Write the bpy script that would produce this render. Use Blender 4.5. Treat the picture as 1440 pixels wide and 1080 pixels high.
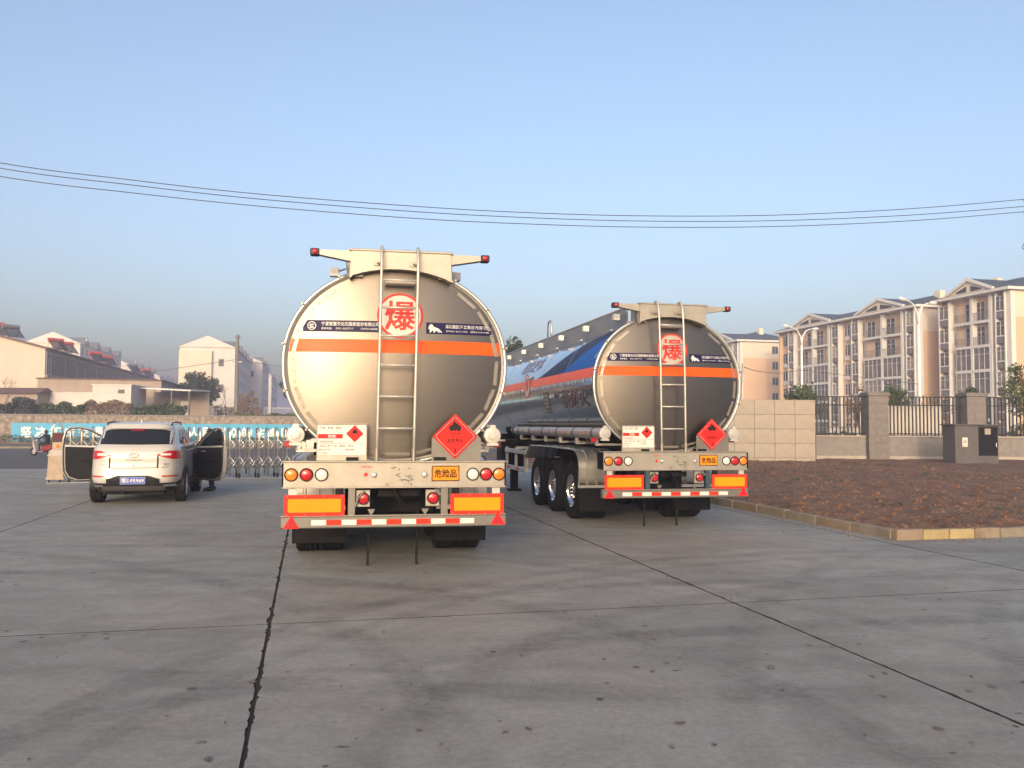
import bpy, math, random
from mathutils import Vector, Matrix, noise
random.seed(7)
for _o in list(bpy.data.objects): bpy.data.objects.remove(_o)
SC = bpy.context.scene
COL = SC.collection
# ------------------------------------------------------------------ camera, sky, sun, exposure
F, PITCH, ROLL, CH, GA = 1193.5, .0483, .0063, 1.70, .2339
cam = bpy.data.cameras.new('camera')
cam.sensor_width = 36.0; cam.lens = F/1440*36.0
cam.clip_start = .1; cam.clip_end = 3000
camo = bpy.data.objects.new('camera', cam); COL.objects.link(camo)
camo.location = (0, 0, CH)
camo.rotation_mode = 'QUATERNION'
camo.rotation_quaternion = (Matrix.Rotation(math.pi/2+PITCH, 4, 'X') @ Matrix.Rotation(ROLL, 4, 'Z')).to_quaternion()
SC.camera = camo
SUN_EL, SUN_AZ = math.radians(10.5), math.radians(188.0)     # azimuth clockwise from +Y: low, behind the camera, a little left
world = bpy.data.worlds.new('World'); SC.world = world; world.use_nodes = True
nt = world.node_tree; bg = nt.nodes['Background']
sky = nt.nodes.new('ShaderNodeTexSky'); sky.sky_type = 'NISHITA'; sky.sun_disc = False
sky.sun_elevation = SUN_EL; sky.sun_rotation = SUN_AZ
sky.altitude = 50; sky.air_density = .8; sky.dust_density = 6.5; sky.ozone_density = .8
wb = nt.nodes.new('ShaderNodeVectorMath'); wb.operation = 'MULTIPLY'; wb.inputs[1].default_value = (1.04, 1.025, 1.05)   # same tint for the whole sky
nt.links.new(sky.outputs[0], wb.inputs[0]); nt.links.new(wb.outputs[0], bg.inputs[0]); bg.inputs[1].default_value = .15
sun = bpy.data.lights.new('sun', 'SUN'); sun.energy = .48; sun.angle = math.radians(1.2); sun.color = (1, .82, .62)
suno = bpy.data.objects.new('sun', sun); COL.objects.link(suno)
_sd = Vector((math.sin(SUN_AZ)*math.cos(SUN_EL), math.cos(SUN_AZ)*math.cos(SUN_EL), math.sin(SUN_EL)))
suno.rotation_mode = 'QUATERNION'; suno.rotation_quaternion = _sd.to_track_quat('Z', 'Y')
suno.location = _sd*100
SC.view_settings.view_transform = 'Standard'; SC.view_settings.look = 'None'
SC.view_settings.gamma = 1.0; SC.view_settings.use_curve_mapping = False
SC.view_settings.exposure = 1.33
SC.cycles.use_denoising = True
SC.cycles.max_bounces = 8; SC.cycles.volume_bounces = 0
SC.cycles.sample_clamp_indirect = 8

# ------------------------------------------------------------------ pixel helpers (1440x1080 photograph)
def ray(px, py):
    x, y = px-720, py-540
    cr, sr = math.cos(ROLL), math.sin(ROLL)
    x, y = cr*x+sr*y, -sr*x+cr*y
    xc, yc = x/F, -y/F
    c, s = math.cos(PITCH), math.sin(PITCH)
    return Vector((xc, c-yc*s, s+yc*c))
def gnd(px, py, h=0.0):
    d = ray(px, py); return d*((h-CH)/d.z)+Vector((0, 0, CH))
def dep(px, py, Y):
    d = ray(px, py); return d*(Y/d.y)+Vector((0, 0, CH))
def g(u, v, z=0.0):
    return Vector((-math.sin(GA)*u+math.cos(GA)*v, math.cos(GA)*u+math.sin(GA)*v, z))
def uv(p):
    return (-math.sin(GA)*p[0]+math.cos(GA)*p[1], math.cos(GA)*p[0]+math.sin(GA)*p[1])
ROADZ = -.25
# ------------------------------------------------------------------ materials
MATS = {}
def mat(name, col, rough=.6, metal=0.0, var=.12, scale=3.0, bump=0.0, bscale=40.0, spec=.5, coat=0.0,
        aniso=0.0, stretch=None, trans=0.0, col2=None, emit=None, alpha=1.0, rvar=.08, wet=None):
    if name in MATS: return MATS[name]
    m = bpy.data.materials.new(name); m.use_nodes = True
    n = m.node_tree.nodes; L = m.node_tree.links; b = n['Principled BSDF']
    b.inputs['Roughness'].default_value = rough; b.inputs['Metallic'].default_value = metal
    b.inputs['Specular IOR Level'].default_value = spec; b.inputs['Coat Weight'].default_value = coat
    b.inputs['Transmission Weight'].default_value = trans
    b.inputs['Anisotropic'].default_value = aniso
    c1 = tuple(max(0, c*(1-var)) for c in col); c2 = tuple(min(1, c*(1+var)) for c in (col2 or col))
    if col2: c1 = col
    tc = n.new('ShaderNodeTexCoord'); mp = n.new('ShaderNodeMapping')
    L.new(tc.outputs['Object'], mp.inputs['Vector'])
    if stretch: mp.inputs['Scale'].default_value = stretch
    nz = n.new('ShaderNodeTexNoise'); nz.inputs['Scale'].default_value = scale; nz.inputs['Detail'].default_value = 6
    nz.inputs['Roughness'].default_value = .62
    L.new(mp.outputs[0], nz.inputs['Vector'])
    rp = n.new('ShaderNodeValToRGB'); rp.color_ramp.elements[0].position = .32; rp.color_ramp.elements[1].position = .68
    rp.color_ramp.elements[0].color = (*c1, 1); rp.color_ramp.elements[1].color = (*c2, 1)
    L.new(nz.outputs['Fac'], rp.inputs['Fac']); L.new(rp.outputs[0], b.inputs['Base Color'])
    if rvar:
        mr = n.new('ShaderNodeMapRange'); mr.inputs['To Min'].default_value = max(.02, rough-rvar); mr.inputs['To Max'].default_value = min(1, rough+rvar)
        L.new(nz.outputs['Fac'], mr.inputs['Value']); L.new(mr.outputs[0], b.inputs['Roughness'])
    if bump:
        n2 = n.new('ShaderNodeTexNoise'); n2.inputs['Scale'].default_value = bscale; n2.inputs['Detail'].default_value = 4
        L.new(mp.outputs[0], n2.inputs['Vector'])
        bp = n.new('ShaderNodeBump'); bp.inputs['Strength'].default_value = bump; bp.inputs['Distance'].default_value = .01
        L.new(n2.outputs['Fac'], bp.inputs['Height']); L.new(bp.outputs[0], b.inputs['Normal'])
    if aniso:
        cx_ = n.new('ShaderNodeVectorTransform'); cx_.vector_type = 'VECTOR'; cx_.convert_from = 'OBJECT'; cx_.convert_to = 'WORLD'; cx_.inputs[0].default_value = (1, 0, 0)
        L.new(cx_.outputs[0], b.inputs['Tangent']); b.inputs['Anisotropic Rotation'].default_value = .25
    if emit:
        b.inputs['Emission Color'].default_value = (*emit[0], 1); b.inputs['Emission Strength'].default_value = emit[1]
    if alpha < 1: b.inputs['Alpha'].default_value = alpha
    MATS[name] = m
    return m
def M(n): return MATS[n]
ALU = (.80, .785, .765)
mat('alu_head', (.215, .19, .165), .38, 1.0, var=.03, scale=14, stretch=(.12, 1, 3), bump=.008, bscale=120, rvar=.03, aniso=.7)
mat('alu_side', (.42, .44, .47), .13, 1.0, var=.05, scale=1.0, stretch=(1, .3, 1), rvar=.04)
mat('alu_plate', (.34, .315, .275), .42, .45, var=.10, scale=5, bump=.03, bscale=25)
mat('alu_trim', (.30, .27, .235), .4, .5, var=.06, scale=6)
mat('alu_polish', (.78, .75, .71), .12, 1.0, var=.04, scale=5, rvar=.04)
mat('alu_grey', (.17, .16, .145), .45, .4, var=.08, scale=6)
mat('alu_light', (.48, .46, .425), .38, .4, var=.06, scale=6)
mat('alu_fender', (.62, .60, .57), .32, .85, var=.06, scale=5)
mat('pale_film', (.42, .385, .34), .4, .3, var=.04)
mat('alu_coaming', (.24, .25, .27), .5, .5, var=.08, scale=3)
mat('white_tube', (.46, .44, .42), .4, .3, var=.08, scale=5)
mat('galv', (.55, .55, .54), .42, .8, var=.12, scale=9)
mat('orange_film', (.80, .095, .012), .32, spec=.15, var=.05, scale=4)
mat('navy_film', (.012, .010, .060), .45, var=.1, spec=.15)
mat('blue_film', (.012, .10, .42), .5, var=.06, spec=.12)
mat('lens_film', (.15, .20, .26), .25, .4, var=.06)
mat('white_film', (.62, .61, .58), .4, spec=.15, var=.04)
mat('red_film', (.62, .045, .035), .35, spec=.15, var=.06)
mat('ghost_red', (.26, .13, .15), .3, .6, spec=.15, var=.1)
mat('placard_red', (.74, .022, .02), .35, spec=.15, var=.05)
mat('reflect_red', (.72, .035, .018), .35, spec=.15, var=.05, bump=.1, bscale=160)
mat('reflect_yellow', (.86, .27, .006), .35, spec=.15, var=.05, bump=.1, bscale=160)
mat('sign_orange', (.74, .25, .015), .4, spec=.15, var=.04)
mat('black_ink', (.014, .013, .013), .45, spec=.15, var=.2)
mat('grey_ink', (.12, .12, .13), .5, spec=.15, var=.2)
mat('lens_orange', (.80, .20, .015), .15, coat=.4, var=.06, bump=.25, bscale=70)
mat('lens_red', (.42, .012, .02), .15, coat=.4, var=.08, bump=.25, bscale=70)
mat('lens_clear', (.62, .60, .56), .15, coat=.4, var=.05, bump=.25, bscale=70)
mat('rubber', (.012, .012, .013), .8, spec=.15, var=.3, scale=12, bump=.15, bscale=60)
mat('galv_dark', (.2, .2, .2), .5, .5)
mat('rubber_seal', (.012, .012, .012), .5)
mat('flap', (.008, .008, .009), .7, spec=.12, var=.3, scale=5)
mat('chassis', (.008, .008, .010), .6, spec=.15, var=.3, scale=6)
mat('post_blue', (.025, .05, .075), .5, var=.2)
mat('car_white', (.46, .45, .43), .22, coat=.6, var=.02, scale=2, rvar=.02)
mat('car_black', (.020, .020, .022), .45, spec=.15, var=.2)
mat('car_glass', (.012, .014, .017), .04, spec=.6, var=.1, rvar=0)
mat('car_tint', (.010, .013, .012), .04, spec=.4, var=.1, rvar=0)
mat('badge', (.10, .10, .105), .3, .7, var=.05)
mat('car_clear', (.05, .06, .06), .04, spec=.5, var=.05, rvar=0, alpha=.22)
mat('glass_curtain', (.24, .21, .18), .5, var=.3, scale=.9, spec=.3)
mat('glass_shade', (.08, .075, .075), .4, var=.4, scale=.7, spec=.3)
mat('chrome', (.75, .75, .76), .12, 1.0, var=.03)
mat('plate_blue', (.03, .09, .42), .4, var=.05)
mat('cloth_dark', (.018, .018, .022), .85, var=.3, scale=14)
mat('cloth_red', (.22, .02, .025), .8, var=.2)
mat('skin', (.42, .25, .17), .55, var=.06)
mat('hair', (.012, .010, .009), .6)
mat('gate_steel', (.66, .62, .57), .3, .9, var=.15, scale=14)
mat('gate_box', (.62, .50, .38), .32, .75, var=.1, scale=5)
mat('display_red', (.10, .03, .03), .3, var=.3, scale=30)
mat('soil', (.070, .036, .022), .95, var=.35, scale=2.2, col2=(.16, .085, .050), bump=.9, bscale=22)
mat('straw', (.18, .148, .108), .9, var=.4, scale=.7, col2=(.10, .07, .045))
mat('weed', (.07, .085, .03), .8, var=.4, scale=2)
mat('kerb', (.20, .175, .14), .85, var=.25, scale=3, bump=.35, bscale=35)
mat('kerb_ochre', (.33, .26, .135), .85, var=.25, scale=3, bump=.35, bscale=35)
mat('kerb_brown', (.22, .17, .125), .85, var=.25, scale=3, bump=.35, bscale=35)
mat('tile_stone', (.30, .262, .218), .55, var=.14, scale=2.5, bump=.05, bscale=60)
mat('tile_backing', (.16, .14, .12), .9)
mat('pillar_stone', (.165, .15, .14), .75, var=.15, scale=5, bump=.2, bscale=30)
mat('base_stone', (.20, .185, .175), .75, var=.15, scale=4, bump=.2, bscale=30)
mat('coping', (.36, .32, .28), .7, var=.12)
mat('iron_black', (.018, .016, .016), .5, var=.2)
mat('white_board', (.64, .61, .56), .6, var=.06)
mat('cabinet', (.10, .094, .095), .5, .2, var=.12, scale=4)
mat('asphalt', (.075, .073, .072), .85, var=.2, scale=6, bump=.3, bscale=80)
mat('stone_wall', (.11, .092, .075), .9, var=.4, scale=2.8, col2=(.28, .24, .195), bump=.8, bscale=6)
mat('banner', (.035, .33, .56), .5, var=.12, scale=.6)
mat('banner_white', (.75, .77, .76), .5, var=.05)
mat('plaster_cream', (.54, .47, .385), .85, var=.07, scale=.7, bump=.08, bscale=20)
mat('plaster_white', (.56, .53, .50), .85, var=.07, scale=.6)
mat('plaster_brown', (.33, .27, .22), .9, var=.12, scale=.8)
mat('plaster_peach', (.58, .40, .255), .85, var=.04, scale=.5)
mat('plaster_topcream', (.60, .53, .42), .85, var=.04, scale=.5)
mat('paint_white', (.60, .585, .56), .7, var=.05, scale=1)
mat('glass_far', (.13, .115, .11), .45, var=.45, scale=.55, spec=.3)
mat('glass_dark', (.045, .042, .042), .4, var=.4, scale=1, spec=.3)
mat('spandrel', (.16, .13, .12), .5, var=.2)
mat('roof_slate', (.045, .065, .085), .7, var=.15, scale=3)
mat('roof_tile', (.14, .085, .075), .85, var=.25, scale=3, bump=.5, bscale=14)
mat('grey_metal', (.22, .22, .23), .5, .4, var=.15)
mat('solar_red', (.42, .07, .05), .5, var=.15)
mat('solar_black', (.02, .02, .03), .25, var=.2)
mat('concrete_pole', (.17, .155, .145), .9, var=.15, scale=6)
mat('wire', (.03, .03, .035), .6)
mat('lamp_white', (.76, .76, .76), .35, var=.03)
mat('bark', (.10, .075, .055), .9, var=.3, scale=8, bump=.6, bscale=20)
mat('leaf_dark', (.030, .050, .018), .6, var=.5, scale=1.4, col2=(.060, .090, .030))
mat('leaf_mid', (.055, .080, .025), .6, var=.4, scale=1.4, col2=(.10, .12, .035))
mat('leaf_blue', (.022, .034, .024), .6, var=.4, scale=1.0, col2=(.040, .055, .038))
mat('leaf_brown', (.14, .095, .06), .8, var=.4, scale=1.4, col2=(.20, .14, .09))
mat('terrace_soil', (.12, .10, .07), .95, var=.3, scale=.4)

def math_node(nt, op, a, b=None, c=None):
    n = nt.nodes.new('ShaderNodeMath'); n.operation = op
    for i, x in enumerate((a, b, c)):
        if x is None: continue
        if isinstance(x, (int, float)): n.inputs[i].default_value = x
        else: nt.links.new(x, n.inputs[i])
    return n.outputs[0]
def concrete():
    m = bpy.data.materials.new('concrete'); m.use_nodes = True; nt = m.node_tree
    n = nt.nodes; L = nt.links; b = n['Principled BSDF']
    geo = n.new('ShaderNodeNewGeometry'); P = geo.outputs['Position']
    def nz(scale, detail=5, rough=.6, st=(1, 1, 1), rot=0, dist=0):
        mp = n.new('ShaderNodeMapping'); L.new(P, mp.inputs[0]); mp.inputs['Scale'].default_value = st; mp.inputs['Rotation'].default_value = (0, 0, rot)
        t = n.new('ShaderNodeTexNoise'); t.inputs['Scale'].default_value = scale; t.inputs['Detail'].default_value = detail
        t.inputs['Roughness'].default_value = rough; t.inputs['Distortion'].default_value = dist
        L.new(mp.outputs[0], t.inputs['Vector']); return t.outputs['Fac']
    def rng(x, a, b_, c, d):
        r = n.new('ShaderNodeMapRange'); L.new(x, r.inputs[0]); r.interpolation_type = 'SMOOTHSTEP'
        for i, q in enumerate((a, b_, c, d)): r.inputs[i+1].default_value = q
        return r.outputs[0]
    big = rng(nz(.30, 4, .6, dist=.8), .3, .7, .89, 1.10)
    mid = rng(nz(1.1, 7, .68, (1, 1.25, 1), .5, 1.2), .3, .70, .87, 1.10)
    f1 = rng(nz(19, 5, .75), .28, .72, .86, 1.12); f2 = rng(nz(95, 3, .7), .3, .7, .88, 1.12)
    fine = math_node(nt, 'MULTIPLY', f1, f2)
    streak = rng(nz(.9, 6, .65, (.45, 1.7, 1), .2, .7), .45, .70, 1.0, .84)
    v = math_node(nt, 'MULTIPLY', big, mid); v = math_node(nt, 'MULTIPLY', v, fine); v = math_node(nt, 'MULTIPLY', v, streak)
    # small dark spots and crumbs
    sp = n.new('ShaderNodeTexVoronoi'); sp.inputs['Scale'].default_value = 1.7; sp.inputs['Randomness'].default_value = 1
    mp = n.new('ShaderNodeMapping'); L.new(P, mp.inputs[0]); mp.inputs['Scale'].default_value = (1, 1.9, 1)
    wn = n.new('ShaderNodeTexNoise'); wn.inputs['Scale'].default_value = 9; L.new(P, wn.inputs['Vector'])
    va = n.new('ShaderNodeVectorMath'); va.operation = 'MULTIPLY_ADD'; L.new(wn.outputs['Color'], va.inputs[0]); va.inputs[1].default_value = (.16, .16, 0); L.new(mp.outputs[0], va.inputs[2])
    L.new(va.outputs[0], sp.inputs['Vector'])
    spot = rng(sp.outputs['Distance'], .045, .075, .42, 1.0)
    sel = rng(nz(.9, 2), .50, .56, 0, 1)
    spot = math_node(nt, 'MULTIPLY_ADD', math_node(nt, 'SUBTRACT', spot, 1.0), sel, 1.0)
    v = math_node(nt, 'MULTIPLY', v, spot)
    # curved tyre marks
    sx = n.new('ShaderNodeSeparateXYZ'); L.new(P, sx.inputs[0])
    tn = rng(nz(1.2, 4, .65), .32, .55, .25, 1.0)
    tread = rng(nz(14, 2, .5), .3, .7, .55, 1.0)
    for cx, cy, r, w, k in ((6.0, 3.0, 8.85, .24, .30), (6.0, 3.0, 8.35, .16, .22), (6.0, 3.0, 6.9, .24, .26), (5.2, -4.5, 12.2, .26, .26), (5.2, -4.5, 14.2, .22, .22), (-4.4, 3.2, 6.6, .24, .30), (-4.4, 3.2, 8.7, .22, .26), (-9.5, 2.0, 9.6, .24, .28), (14, 2.5, 11.0, .22, .2), (14, 2.5, 12.9, .22, .2), (-1.0, 24.5, 15.5, .25, .24), (-1.0, 24.5, 17.6, .25, .24), (1.0, 28.0, 22.5, .3, .22)):
        dx = math_node(nt, 'SUBTRACT', sx.outputs[0], cx); dy = math_node(nt, 'SUBTRACT', sx.outputs[1], cy)
        d = math_node(nt, 'SQRT', math_node(nt, 'ADD', math_node(nt, 'MULTIPLY', dx, dx), math_node(nt, 'MULTIPLY', dy, dy)))
        e = math_node(nt, 'ABSOLUTE', math_node(nt, 'SUBTRACT', d, r))
        band = math_node(nt, 'MULTIPLY', math_node(nt, 'MULTIPLY', rng(e, w*.35, w*.8, k*.75, 0), tn), tread)
        v = math_node(nt, 'MULTIPLY', v, math_node(nt, 'SUBTRACT', 1.0, band))
    tint = rng(nz(.5, 3), .3, .7, 0, 1)
    mx = n.new('ShaderNodeMix'); mx.data_type = 'RGBA'; L.new(tint, mx.inputs[0])
    mx.inputs[6].default_value = (.250, .254, .236, 1); mx.inputs[7].default_value = (.266, .255, .232, 1)
    sc = n.new('ShaderNodeVectorMath'); sc.operation = 'SCALE'; L.new(mx.outputs[2], sc.inputs[0]); L.new(v, sc.inputs['Scale'])
    L.new(sc.outputs[0], b.inputs['Base Color'])
    L.new(rng(nz(3, 5), .3, .7, .62, .86), b.inputs['Roughness']); b.inputs['Specular IOR Level'].default_value = .35
    bp = n.new('ShaderNodeBump'); bp.inputs['Strength'].default_value = .35; bp.inputs['Distance'].default_value = .008
    L.new(math_node(nt, 'ADD', nz(60, 4, .7), nz(5, 4)), bp.inputs['Height']); L.new(bp.outputs[0], b.inputs['Normal'])
    MATS['concrete'] = m
concrete()
mat('joint_dirt', (.026, .023, .020), .95, var=.4, scale=9, bump=.6, bscale=40)
mat('litter', (.05, .042, .034), .9, var=.5, scale=3, col2=(.14, .12, .10))
mat('ground', (.16, .145, .115), .95, var=.3, scale=.15)

# ------------------------------------------------------------------ mesh builder
class MB:
    def __init__(s): s.v = []; s.f = []
    def add(s, vs, fs):
        k = len(s.v); s.v += [tuple(p) for p in vs]; s.f += [tuple(i+k for i in f) for f in fs]; return s
    def box(s, x0, x1, y0, y1, z0, z1):
        return s.add([(x0,y0,z0),(x1,y0,z0),(x1,y1,z0),(x0,y1,z0),(x0,y0,z1),(x1,y0,z1),(x1,y1,z1),(x0,y1,z1)],
                     [(0,3,2,1),(4,5,6,7),(0,1,5,4),(1,2,6,5),(2,3,7,6),(3,0,4,7)])
    def bbox(s, x0, x1, y0, y1, z0, z1, b=.01):     # box with chamfered edges
        xs, ys, zs = (x0, x1), (y0, y1), (z0, z1)
        vs = []; idx = {}
        for i in (0, 1):
            for j in (0, 1):
                for k in (0, 1):
                    sx, sy, sz = (1, -1)[i], (1, -1)[j], (1, -1)[k]
                    for a in range(3):
                        o = [b*sx, b*sy, b*sz]; o[a] = 0
                        idx[i, j, k, a] = len(vs); vs.append((xs[i]+o[0], ys[j]+o[1], zs[k]+o[2]))
        I = lambda i, j, k, a: idx[i, j, k, a]
        fs = []
        for i in (0, 1):
            q = [I(i,0,0,0), I(i,1,0,0), I(i,1,1,0), I(i,0,1,0)]; fs.append(q if i else q[::-1])
            q = [I(0,i,0,1), I(0,i,1,1), I(1,i,1,1), I(1,i,0,1)]; fs.append(q if i else q[::-1])
            q = [I(0,0,i,2), I(1,0,i,2), I(1,1,i,2), I(0,1,i,2)]; fs.append(q if i else q[::-1])
        for a, bb, c in ((0, 1, 2), (1, 2, 0), (2, 0, 1)):
            for p in (0, 1):
                for q in (0, 1):
                    def key(cv, ax):
                        t = [0, 0, 0]; t[a] = p; t[bb] = q; t[c] = cv; return idx[t[0], t[1], t[2], ax]
                    fq = [key(0, a), key(1, a), key(1, bb), key(0, bb)]
                    fs.append(fq if p == q else fq[::-1])
        for i in (0, 1):
            for j in (0, 1):
                for k in (0, 1):
                    t = [I(i,j,k,0), I(i,j,k,1), I(i,j,k,2)]; fs.append(t if (i+j+k) % 2 else t[::-1])
        return s.add(vs, fs)
    def cyl(s, p0, p1, r, n=12, r1=None, caps=True):
        return s.tube([p0, p1], [r, r if r1 is None else r1], n, caps)
    def tube(s, pts, r, n=8, caps=True, closed=False):
        pts = [Vector(p) for p in pts]; N = len(pts); rr = r if isinstance(r, (list, tuple)) else [r]*N
        vs = []; fs = []; up = None
        for i, p in enumerate(pts):
            if closed: t = pts[(i+1) % N]-pts[i-1]
            else: t = pts[min(i+1, N-1)]-pts[max(i-1, 0)]
            if t.length < 1e-9: t = Vector((0, 0, 1))
            t.normalize()
            if up is None: up = Vector((0, 0, 1)) if abs(t.z) < .9 else Vector((1, 0, 0))
            a = t.cross(up)
            if a.length < 1e-4: a = t.cross(Vector((0, 1, 0)))
            a.normalize(); b = a.cross(t); up = b
            for k in range(n):
                q = 2*math.pi*k/n; vs.append(p+(a*math.cos(q)+b*math.sin(q))*rr[i])
        for i in range(N if closed else N-1):
            j = (i+1) % N
            for k in range(n):
                l = (k+1) % n; fs.append((i*n+k, j*n+k, j*n+l, i*n+l))
        if caps and not closed:
            fs.append(tuple(range(n))); fs.append(tuple((N-1)*n+k for k in range(n-1, -1, -1)))
        return s.add(vs, fs)
    def lathe(s, prof, n=32, c=(0, 0, 0), axis='x'):     # prof: (radius, along)
        vs = []; fs = []
        for r, a in prof:
            for k in range(n):
                q = 2*math.pi*k/n; u, w = r*math.cos(q), r*math.sin(q)
                p = {'x': (a, u, w), 'y': (u, a, w), 'z': (u, w, a)}[axis]
                vs.append((p[0]+c[0], p[1]+c[1], p[2]+c[2]))
        for i in range(len(prof)-1):
            for k in range(n):
                l = (k+1) % n; fs.append((i*n+k, i*n+l, (i+1)*n+l, (i+1)*n+k))
        return s.add(vs, fs)
    def prism(s, poly, y0, y1, ax='y'):     # polygon in the other two axes, extruded along ax
        n = len(poly)
        def P(a, b, t): return {'y': (a, t, b), 'x': (t, a, b), 'z': (a, b, t)}[ax]
        vs = [P(a, b, y0) for a, b in poly]+[P(a, b, y1) for a, b in poly]
        fs = [tuple(range(n)), tuple(range(2*n-1, n-1, -1))]+[(i, i+n, (i+1) % n+n, (i+1) % n) for i in range(n)]
        return s.add(vs, fs)
    def sheet(s, fn, us, vs_):     # fn(u, v) -> point
        nu, nv = len(us), len(vs_)
        vs = [fn(u, v) for u in us for v in vs_]
        fs = [(i*nv+j, (i+1)*nv+j, (i+1)*nv+j+1, i*nv+j+1) for i in range(nu-1) for j in range(nv-1)]
        return s.add(vs, fs)
    def data(s, name, material, smooth=None):
        me = bpy.data.meshes.new(name); me.from_pydata(s.v, [], s.f); me.validate()
        import bmesh
        bm = bmesh.new(); bm.from_mesh(me); bmesh.ops.recalc_face_normals(bm, faces=bm.faces); bm.to_mesh(me); bm.free()
        if smooth is not None:
            me.shade_smooth()
            if smooth < 180: me.set_sharp_from_angle(angle=math.radians(smooth))
        me.materials.append(M(material) if isinstance(material, str) else material)
        return me
    def build(s, name, material, parent=None, smooth=None):
        return put(name, s.data(name, material, smooth), parent)
def put(name, me, parent=None, loc=None, rot=None):
    o = bpy.data.objects.new(name, me); COL.objects.link(o)
    if parent is not None: o.parent = parent
    if loc is not None: o.location = loc
    if rot is not None: o.rotation_euler = rot
    return o
def tag(o, label=None, cat=None, group=None, kind=None):
    if label: o['label'] = label
    if cat: o['category'] = cat
    if group: o['group'] = group
    if kind: o['kind'] = kind
    return o
def thing(name, label, cat, loc=(0, 0, 0), rz=0.0, group=None):
    o = bpy.data.objects.new(name, None); COL.objects.link(o); o.location = loc; o.rotation_euler = (0, 0, rz)
    o.empty_display_size = .3
    return tag(o, label, cat, group)
def struct(o): o['kind'] = 'structure'; return o
def lin(a, b, n): return [a+(b-a)*i/(n-1) for i in range(n)]
# ------------------------------------------------------------------ lettering
_TX = {}
def text(body, bold=.0, spacing=1.0):
    key = (body, bold, spacing)
    if key in _TX: return _TX[key]
    if bold > 0:          # a heavier weight only while the outline still fills properly
        def area(r): return sum(abs(sum(r[0][f[i]][0]*r[0][f[(i+1) % len(f)]][1]-r[0][f[(i+1) % len(f)]][0]*r[0][f[i]][1] for i in range(len(f))))/2 for f in r[1])
        a0 = area(text(body, 0.0, spacing))
        for b_ in (bold, bold*.6, bold*.35):
            r = text(body, -b_, spacing)
            if area(r) > a0*(1+9*b_): _TX[key] = r; return r
        _TX[key] = text(body, 0.0, spacing); return _TX[key]
    cu = bpy.data.curves.new('lettering', 'FONT'); cu.body = body; cu.size = 1.0; cu.align_x = 'CENTER'; cu.align_y = 'CENTER'
    cu.offset = abs(bold); cu.resolution_u = 2; cu.space_character = spacing; cu.fill_mode = 'FRONT'
    ob = bpy.data.objects.new('lettering', cu); COL.objects.link(ob)
    dg = bpy.context.evaluated_depsgraph_get(); me = bpy.data.meshes.new_from_object(ob.evaluated_get(dg))
    vs = [tuple(v.co) for v in me.vertices]; fs = [tuple(p.vertices) for p in me.polygons]
    bpy.data.objects.remove(ob); bpy.data.curves.remove(cu); bpy.data.meshes.remove(me)
    if vs:
        x0 = min(v[0] for v in vs); x1 = max(v[0] for v in vs); y0 = min(v[1] for v in vs); y1 = max(v[1] for v in vs)
        vs = [((v[0]-(x0+x1)/2), (v[1]-(y0+y1)/2)) for v in vs]; dim = (x1-x0, y1-y0)
    else: dim = (1, 1)
    _TX[key] = (vs, fs, dim); return _TX[key]
def lettering(mb, body, cx, cz, w, h, fn, bold=.0, shear=0.0, spacing=1.0):
    """fit the words into a w x h box about (cx, cz); fn(x, z) gives the point on the surface"""
    vs, fs, (dx, dy) = text(body, bold, spacing)
    mb.add([fn(cx+x/dx*w+shear*y/dy*h, cz+y/dy*h) for x, y in vs], fs)
    return mb

def words(items, mt, parent, name='lettering'):     # each line of writing its own piece; items: (text, cx, cz, w, h, fn, bold)
    for it in items:
        m = MB(); lettering(m, *it); m.build(name, mt, parent)
# ================================================================== ground, road, yard, kerb, planting bed
mb = MB(); mb.box(-900, 900, -500, 900, ROADZ-.5, ROADZ); struct(mb.build('ground', 'ground'))
def gpoly(us, vs, z): return [g(u, v, z) for u, v in zip(us, vs)]
mb = MB(); mb.add(gpoly((36.5, 36.5, 69.2, 69.2), (-140, 60, 60, -140), ROADZ+.006), [(0, 1, 2, 3)])
struct(mb.build('road', 'asphalt'))
mb = MB(); mb.add(gpoly((34.2, 34.2, 36.7, 36.7), (-60, 8, 8, -60), 0)[:2]+gpoly((34.2, 34.2, 36.7, 36.7), (-60, 8, 8, -60), ROADZ+.01)[2:], [(0, 1, 2, 3)])
struct(mb.build('apron', 'concrete'))
# far kerb and verge below the retaining wall
mb = MB()
v0 = -140.
for lo, hi, z0, z1 in ((69.2, 69.5, ROADZ-.05, ROADZ+.14),):
    vs = gpoly((lo, lo, hi, hi), (v0, 60, 60, v0), z0)+gpoly((lo, lo, hi, hi), (v0, 60, 60, v0), z1)
    mb.add(vs, [(0,1,5,4),(4,5,6,7),(1,2,6,5),(2,3,7,6),(3,0,4,7)])
struct(mb.build('road_kerb', 'kerb'))
mb = MB(); mb.add(gpoly((69.5, 69.5, 80, 80), (v0, 60, 60, v0), ROADZ+.12), [(0, 1, 2, 3)]); struct(mb.build('verge', 'terrace_soil'))

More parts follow.
